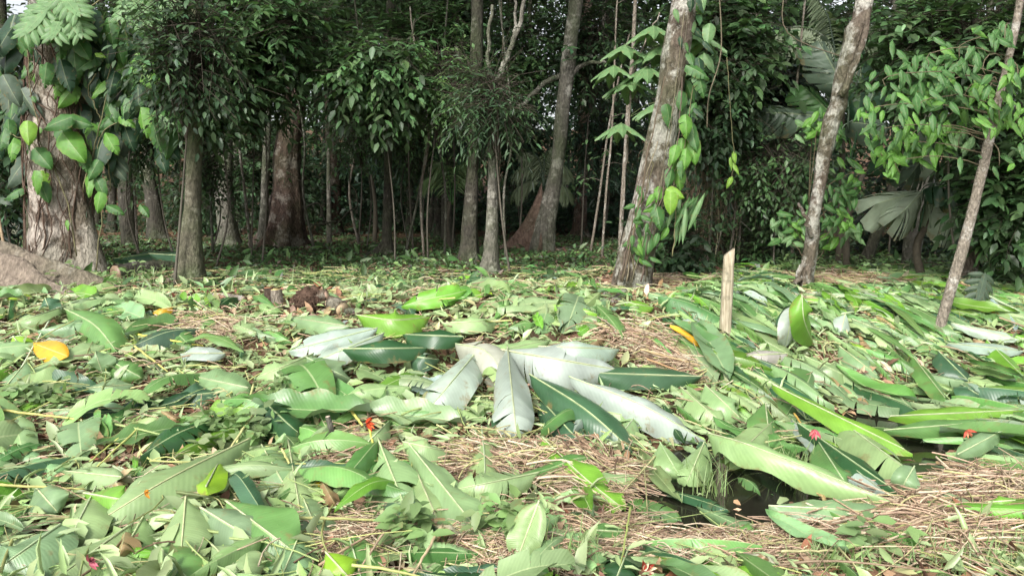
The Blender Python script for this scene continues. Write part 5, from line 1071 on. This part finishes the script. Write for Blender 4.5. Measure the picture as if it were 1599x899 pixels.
PP = np.array([[wp(pxs[i, j], pys[i, j], Yv + .2 * math.sin(i * 1.7) + .05 * j) for j in range(7)] for i in range(K)])
g = G(); strands(g, PP, rng.uniform(.0025, .006, K), np.array((.26, .20, .135))); tag(g.build('fine_vines', M_STRAW, vt, np.array(vt.location)), kind='stuff')
for pts, Yd, lab in [([(530, 345), (482, 350), (478, 325), (498, 318), (506, 340), (520, 355), (545, 330), (558, 322), (556, 300), (546, 285), (545, 265), (530, 240), (520, 90)], 16.5, 'looping grey liana hanging behind the reddish brown tree'),
                     ([(648, 30), (640, 60), (612, 62), (580, 66), (562, 55), (556, 20), (552, -20)], 14, 'dark crooked liana across the top left of centre'),
                     ([(500, 95), (515, 110), (545, 122), (560, 130), (610, 128), (640, 120), (672, 115)], 14, 'crooked grey branch hung across the top left of centre')]:
    P = [wp(x, y, Yd) for x, y in pts]; g = G(); q = smooth_path(P, 60); tube(g, q, np.linspace(.02, .014, 60), 6, (.17, .155, .12)); tag(g.build('liana', B_DARK, None, P[0]), lab, 'liana')
for lab, px0, px1, ya, Yd in [('thin vine hanging straight left of the mossy tree', 283, 280, 300, 11), ('thin vine hanging straight beside the forked pale tree', 782, 778, 330, 14), ('thin vine hanging right of the thick leaning tree top', 1122, 1104, 200, 8.8), ('thin vine hanging in front of the dark purplish shrub', 1226, 1330, 130, 10.5)]:
    P = [wp(px0, -30, Yd), wp(px0 + 4, ya * .4, Yd), wp(px1 + 3, ya * .75, Yd), wp(px1, ya, Yd)]; g = G(); tube(g, smooth_path(P, 16), .007, 5, (.14, .12, .08)); tag(g.build('hanging_vine', M_STRAW, None, P[0]), lab, 'vine')
def root_of(lab, pts, w):
    r = TREES[lab]; g = G(); P = []
    for x, y in pts: p = gp(x, y); p[2] += w * .3; P.append(p)
    n = 5 * len(P); P = smooth_path(P, n); P[:, 2] = np.maximum(T(P[:, 0], P[:, 1]) - w * .2, T(P[:, 0], P[:, 1]) - w * .2 + rng.normal(0, .01, n)) + .02; tube(g, P, np.linspace(w, w * .4, n), 7); g.build('root', r.children[0].data.materials[0], r, np.array(r.location))
for lab, pts, w in [('dark slim trunk with yellowish foot in the middle of the clearing', [(604, 396), (585, 402), (560, 402), (545, 398)], .05), ('dark slim trunk with yellowish foot in the middle of the clearing', [(606, 394), (630, 396), (650, 390)], .04), ('dark slim trunk with yellowish foot in the middle of the clearing', [(604, 388), (570, 380), (540, 384)], .05),
                    ('reddish brown tree with fluted root foot, bending right as it rises', [(460, 386), (490, 388), (520, 381), (550, 374)], .06), ('reddish brown tree with fluted root foot, bending right as it rises', [(462, 380), (500, 376), (540, 368)], .06), ('reddish brown tree with fluted root foot, bending right as it rises', [(430, 388), (410, 392), (385, 389)], .05),
                    ('tall pale leaning tree with broad red brown buttresses', [(870, 392), (900, 388), (930, 381)], .05), ('thick leaning tree with brown and white bark and climbing leaves', [(985, 452), (968, 464), (950, 472)], .07), ('thick leaning tree with brown and white bark and climbing leaves', [(965, 445), (955, 455), (944, 462)], .06), ('thick leaning tree with brown and white bark and climbing leaves', [(1000, 450), (1030, 452), (1060, 450)], .05)]: root_of(lab, pts, w)
# smooth buttress root at the left edge
def ridge_root(o, pts, hs, front, name):
    g = G(); n = 30; P = smooth_path(pts, n); h = np.interp(np.linspace(0, 1, n), np.linspace(0, 1, len(hs)), hs); V = []; f = []
    D = unit(np.gradient(P, axis=0) * [1, 1, 0]); prof_ = [(-1.3, -.15), (-.95, .08), (-.6, .24), (-.32, .52), (-.13, .90), (0, 1), (.12, .92), (.28, .5), (.55, .15), (.9, -.2)]
    for i in range(n):
        s = np.array([-D[i][1], D[i][0], 0]); wv = front * (.3 + .7 * h[i] / max(hs))
        for k, (o_, z) in enumerate(prof_):
            p = P[i] + s * o_ * wv; p[2] = T(p[0], p[1]) + z * h[i] + .012 * math.sin(i * .9 + k * 2); V.append(p)
    m = len(prof_)
    for i in range(n - 1):
        for k in range(m - 1): a = i * m + k; f.append((a, a + m, a + m + 1, a + 1))
    g.add(V, f); return g.build(name, B_ROOT, o, np.array(o.location))
br = empty('buttress_root', gp(60, 462), 'smooth tan buttress root sloping down from the left edge to the massive trunk', 'root')
a0 = gp(170, 452)
ridge_root(br, [wp(-330, 400, a0[1] + .5) * [1, 1, 0], wp(-40, 400, a0[1] + .25) * [1, 1, 0], wp(60, 400, a0[1] + .12) * [1, 1, 0], wp(120, 400, a0[1] + .05) * [1, 1, 0], wp(182, 400, a0[1]) * [1, 1, 0]], [1.5, .62, .40, .24, .04], .8, 'root_ridge')
ridge_root(br, [wp(-330, 400, a0[1] - .5) * [1, 1, 0], wp(0, 400, a0[1] - .5) * [1, 1, 0], wp(60, 400, a0[1] - .62) * [1, 1, 0], wp(130, 400, a0[1] - .85) * [1, 1, 0]], [.9, .42, .24, .03], .55, 'root_ridge')
g = G(); A = gp(12, 432); tube(g, smooth_path([A - [0, 0, .05], wp(8, 395, A[1]), wp(0, 350, A[1] + .05), wp(-8, 300, A[1] + .1)], 10), np.linspace(.022, .018, 10), 7, (.36, .27, .17)); tag(g.build('leaning_stick', M_STRAW, None, A), 'bare tan stick leaning up at the left edge before the buttress root', 'stick')
# post
A = gp(1131, 531); h = wp(1133, 394, A[1])[2] - A[2]; g = G(); w = .046
lv = [0, .12, .3, .5, .7, .88, 1.0]; V = []; f = []
oct_ = [(-1, -.6), (-.6, -1), (.6, -1), (1, -.6), (1, .6), (.6, 1), (-.6, 1), (-1, .6)]
for k, t in enumerate(lv):
    for x, y in oct_: V.append(A + [x * w * (1.06 - .12 * t) + .018 * t + rng.normal(0, .002), y * w, -.15 + (h + .15) * t + (.035 * x if t == 1 else 0)])
for k in range(len(lv) - 1):
    for j in range(8): f.append((k * 8 + j, k * 8 + (j + 1) % 8, k * 8 + 8 + (j + 1) % 8, k * 8 + 8 + j))
c = len(V); V.append(A + [.018, 0, h + .004]); g.add(V, f, [(c - 9 + 1 + j, c - 8 + (j + 1) % 8, c) for j in range(8)])
o = g.build('fence_post', M_POST, None, A, smooth=False); tag(o, 'weathered pale wooden fence post standing in the cut leaves', 'post')
# chopped stump, root ball and cut pieces on the bank crest
def chunk(name, lab, cat, a, b, r0, r1, bark, endtint, lift=(.06, .06), sides=9, rough=.12):
    A = gp(*a, lift[0]); B = gp(*b, lift[1])
    if a[0] == b[0] or abs(a[1] - b[1]) > 2.2 * abs(a[0] - b[0]): B = wp(*b, A[1])
    rt = empty(name, A, lab, cat); g = G(); tube(g, smooth_path([A, (A + B) / 2 + [0, 0, .01], B], 7), np.linspace(r0, r1, 7), sides, (.2, .13, .08), lambda th, i, t: 1 + rough * rng.normal(0, .5, len(th)), cap=False); g.build('bark', bark, rt, A)
    for e, r, s in ((A, r0, -1), (B, r1, 1)):
        q = G(); d = unit(B - A) * s; tube(q, [e - d * .02, e + d * .004], [r * .9, r * .88], sides, endtint); q.build('cut_end', M_PETAL, rt, A)
    return rt
chunk('chopped_stump', 'upright chopped stump with split yellowish face at the bank crest', 'stump', (434, 483), (431, 452), .062, .055, B_SAP, (.50, .38, .16), (0, 0))
chunk('chopped_stump', 'reddish brown split stump standing left against the yellowish stump', 'stump', (421, 480), (419, 449), .05, .045, B_RED, (.30, .14, .07), (0, 0))
chunk('cut_root', 'cut root piece with pale pinkish end above the root ball', 'root', (494, 466), (510, 459), .05, .052, B_RED, (.60, .40, .30), (.12, .16))
chunk('cut_root', 'cut root piece with round cream end right of the root ball', 'root', (515, 472), (534, 482), .06, .075, B_RED, (.66, .50, .33), (.1, .07))
chunk('cut_root', 'short dark purplish cut root right of the cream ended piece', 'root', (540, 486), (555, 488), .03, .035, B_DARK, (.08, .04, .06), (.05, .05))
chunk('log', 'low fallen log lying between the massive trunk and mossy tree', 'log', (180, 428), (268, 418), .13, .10, B_DARK, (.2, .14, .09), (.08, .08))
chunk('log', 'thin fallen pole lying across the clearing left of the leaning tree', 'log', (838, 424), (958, 425), .02, .015, B_DARK, (.2, .14, .09), (.03, .03))
chunk('stick', 'short grey broken stick standing in leaves left of the red flower', 'stick', (522, 693), (512, 650), .02, .016, B_PALE, (.4, .33, .25), (.0, .0))
chunk('stick', 'reddish brown cane lying left of the mid green hanging leaf', 'stick', (402, 626), (450, 622), .012, .01, B_RED, (.3, .2, .1), (.08, .09))
chunk('log', 'grey brown broken branch half buried at the bank crest by the mossy tree', 'log', (318, 462), (380, 466), .04, .03, B_SAP, (.4, .33, .25), (.03, .03))
chunk('log', 'bent weathered branch lying on the straw at the bottom edge', 'log', (868, 838), (935, 842), .03, .02, B_SAP, (.4, .33, .25), (.05, .05))
chunk('stick', 'dark wet stick lying across the straw above the bottom edge', 'stick', (1020, 850), (1100, 838), .012, .01, B_DARK, (.1, .1, .1), (.06, .07))
chunk('stick', 'upright cut cane standing on the straw bank left of the crumpled leaf', 'stick', (1349, 842), (1344, 815), .012, .011, B_SAP, (.4, .35, .2), (0, 0))
chunk('stick', 'thin leaning cane standing beside the crumpled ditch leaf', 'stick', (1449, 812), (1424, 760), .010, .008, B_SAP, (.4, .3, .2), (0, 0))
A = gp(484, 478, .05); rb = empty('root_ball', A, 'fibrous reddish root ball dug out on the bank crest', 'roots')
me = G(); n = 18; th = np.linspace(0, PI, n); 
V = []; f = []
for i in range(n):
    for j in range(20):
        a = j / 20 * 2 * PI; r = .13 * (1 + .25 * math.sin(3 * a + i * .7) * math.sin(i * .9) + rng.normal(0, .06)); V.append(A + [r * math.sin(th[i]) * math.cos(a) * 1.2, r * math.sin(th[i]) * math.sin(a), .05 + r * .95 * math.cos(th[i])])
for i in range(n - 1):
    for j in range(20): f.append((i * 20 + j, (i + 1) * 20 + j, (i + 1) * 20 + (j + 1) % 20, i * 20 + (j + 1) % 20))
me.add(V, f, None, (.07, .043, .03)); me.build('core', M_ROT, rb, A)
d = rdir(320); d[:, 2] = np.abs(d[:, 2]) * .8; st0 = A + [0, 0, .05] + d * .09; s = np.linspace(0, 1, 5)[None, :, None]
PP = st0[:, None] + d[:, None] * s * .10 + rng.normal(0, .022, (320, 5, 3)) + np.array([0, 0, -.07]) * s ** 2; me = G(); strands(me, PP, .004, (.12, .075, .052)); tag(me.build('rootlets', M_STRAW, rb, A), kind='stuff')
# flower bracts and petals
def flower(lab, px, py, size, cols, name='flower', n=6, ang=-60, lift=.1, cat='flower'):
    A = gp(px, py, lift); r = empty(name, A, lab, cat)
    for k in range(n):
        a = math.radians(ang + (k - (n - 1) / 2) * 26 + rng.normal(0, 6)); d = np.array([math.cos(a), -.5, -math.sin(a)]); V, Q, U = leaf_grid('lance', 6, 3, .3, 0, random.Random(k), 0, .02, -.3, .5)
        s = unit(np.cross([0, -.8, .6], d)); d = unit(d); nn = np.cross(d, s); P = A + size * rng.uniform(.8, 1.1) * (V[:, :1] * d + V[:, 1:2] * s + V[:, 2:3] * nn); g = G(); g.add(P, Q, None, jit(cols[k % len(cols)], .1)); g.build('petal', M_PETAL, r, A)
    return r
flower('red orange flower bract lying among leaves at the centre of the bank', 572, 660, .075, [(.50, .07, .03), (.55, .13, .04)], n=5, ang=0, lift=.16)
flower('pink flower bract hanging in the sloping leaves above the ditch leaf', 1271, 670, .07, [(.45, .09, .12), (.5, .17, .18)], n=4, ang=95, lift=.25)
flower('pink bud lying at the bottom left among pale leaves', 140, 876, .06, [(.42, .14, .17)], n=5, ang=-20, lift=.12)
flower('yellow petal on the bare soil left of the bottom centre', 508, 757, .1, [(.75, .50, .01)], 'petal_bract', 2, 170, .05)
flower('red and white flower remains at the bottom edge right of centre', 1005, 890, .07, [(.38, .07, .05), (.7, .6, .45)], n=6, ang=-30, lift=.08)
flower('orange dry bract under the longest pale diagonal leaf', 226, 768, .05, [(.5, .24, .04)], n=3, ang=0, lift=.18)
flower('reddish wilted flower stalk tip hanging over the ditch at right', 1508, 672, .06, [(.35, .08, .05), (.45, .2, .12)], n=5, ang=60, lift=.22)
for px, py in ((84, 868), (89, 874), (80, 876), (56, 893)):
    A = gp(px, py, .03); g = G(); tube(g, [A - [.012, 0, 0], A - [.006, 0, -.003], A + [.006, 0, .003], A + [.012, 0, 0]], [.003, .011, .011, .003], 7, (.8, .78, .7)); tag(g.build('white_berry', M_PETAL, None, A), {84: 'topmost of three white berries on dark soil at the bottom left', 89: 'right one of three white berries on dark soil at the bottom left', 80: 'lowest of three white berries on dark soil at the bottom left', 56: 'lone white berry at the bottom edge left of the three berries'}[px], 'berry', 'white berries on the dark soil')
# dry brown curled leaves
for b, t, w, lab in [((170, 758), (196, 748), .16, 'crumpled brown dry curl lying on the lower left pile'), ((196, 825), (186, 870), .12, 'dry tan leaf hanging on pale leaves at the lower left'), ((250, 640), (285, 660), .1, 'tan dry leaf on bare soil below the dark bluish oval leaf'), ((690, 815), (706, 838), .12, 'pale pinkish dry leaf below the long wavy pale leaf'), ((500, 745), (525, 790), .1, 'pale dry leaf beside the yellow petal'), ((720, 690), (750, 705), .14, 'pinkish brown dry leaf on litter left of the straw mound'),
                      ((905, 548), (950, 522), .1, 'curled tan dry leaf at the right end of the heap'), ((1190, 570), (1240, 585), .12, 'tan dry leaf right of the lime leaf end'), ((1520, 528), (1545, 536), .1, 'orange tan dry leaf under the silvery leaves at right'), ((1180, 858), (1205, 875), .14, 'pale pink dry leaf on the near ditch bank'), ((330, 520), (300, 510), .1, 'dry leaf among stalks at the left centre')]:
    hero(b, t, w, 'tan', lab, lift=(.08, .12, .08), tears=2, ripple=.3, face=.9, kind='ovate', cup=.6, rib=False, n=14)
# long cut stalks
for k, (a, b, w, tn, lab) in enumerate([((0, 640), (128, 655), .010, (.42, .38, .12), 'long yellowish stalk lying level at the left edge'), ((0, 756), (132, 763), .008, (.42, .40, .14), 'second yellowish stalk below at the left edge'), ((90, 420 + 60), (32, 575), .008, (.5, .55, .4), 'pale bent stalk falling beside the yellow orange leaf'), ((216, 522), (318, 540), .010, (.45, .42, .08), 'yellow stalk pointing right from the left centre'), ((210, 540), (262, 580), .010, (.40, .38, .12), 'yellow stalk crossing below the first yellow stalk'), ((215, 660), (140, 720), .008, (.38, .42, .12), 'green stalk in a bundle on the left soil'), ((222, 662), (150, 730), .008, (.42, .44, .14), 'second green stalk in the bundle on the left soil'), ((400, 640), (352, 710), .009, (.5, .48, .22), 'pale yellow stalk standing at the upper end of the longest pale leaf'), ((396, 600), (370, 690), .009, (.46, .46, .2), 'yellow stalk sheaf left of mid green hanging leaf'),
        ((540, 630), (566, 664), .012, (.50, .46, .12), 'thick yellowish stalk carrying the red flower'), ((575, 664), (590, 720), .008, (.5, .48, .1), 'thin yellow stalk below the red flower'), ((440, 700), (460, 740), .008, (.45, .42, .16), 'upright yellow stalk of the torn square leaf'), ((440, 806), (600, 812), .009, (.35, .36, .14), 'green stalk lying level at bottom centre left'), ((690, 820), (640, 905), .008, (.45, .36, .22), 'tan stalk slanting at the bottom edge under the long wavy leaf'), ((600, 830), (560, 890), .006, (.4, .3, .2), 'brown stalk slanting left of the tan stalk'), ((845, 820), (880, 890), .006, (.42, .36, .2), 'thin stalk falling right from the pale folded leaf'),
        ((985, 790), (970, 880), .006, (.34, .40, .12), 'green stem hanging from the bright wavy ribbon'), ((1150, 720), (1240, 690), .007, (.42, .44, .2), 'pale stalk crossing the leaves above the rolled ditch leaf'), ((1240, 645), (1270, 690), .008, (.5, .33, .08), 'orange stalk above the pink flower'), ((1000, 545), (1110, 575), .010, (.40, .30, .16), 'tan stalk on the crest right of the heap'), ((1010, 560), (1090, 590), .008, (.36, .22, .11), 'brown stalk under the tan crest stalk'), ((1195, 690), (1330, 665), .006, (.36, .38, .18), 'thin pale stalk across the sloping row'), ((1530, 455), (1600, 490), .016, (.34, .42, .26), 'thick pale green stalk leaning down at the right edge'), ((1500, 440), (1530, 455), .014, (.45, .33, .18), 'broken tan stalk at the foot of the brown trunk'), ((1220, 860), (1340, 858), .006, (.4, .38, .2), 'thin stalk lying on the straw at bottom right'), ((800, 500), (700, 505), .008, (.42, .42, .16), 'yellow green stalk at the heap crest'), ((1360, 430), (1270, 440), .010, (.3, .27, .12), 'brown stalk lying below the fan palms')]):
    A = gp(a[0], a[1], .13); B = gp(b[0], b[1], .08); Mx = (A + B) / 2; Mx[2] = max(Mx[2], float(T(Mx[0], Mx[1])) + .07); g = G(); P = smooth_path([A, Mx, B], 14); P[1:-1] += rng.normal(0, .0015, (12, 3)); tube(g, P, np.linspace(w, w * .6, 14), 6, tn); tag(g.build('cut_stalk', M_STEM, None, A), lab, 'stalk', 'cut stalks on the bank')
# lobed papaya leaf lying right of the brown trunk
pp = empty('cut_leaf', gp(1535, 470, .1), 'grey green lobed leaf propped beside the thick pale stalk at right', 'leaf', LEAFG); img_leaf(pp, 1532, 452, 56, 110, 'grey', pp.location[1], 'lobed', .2)
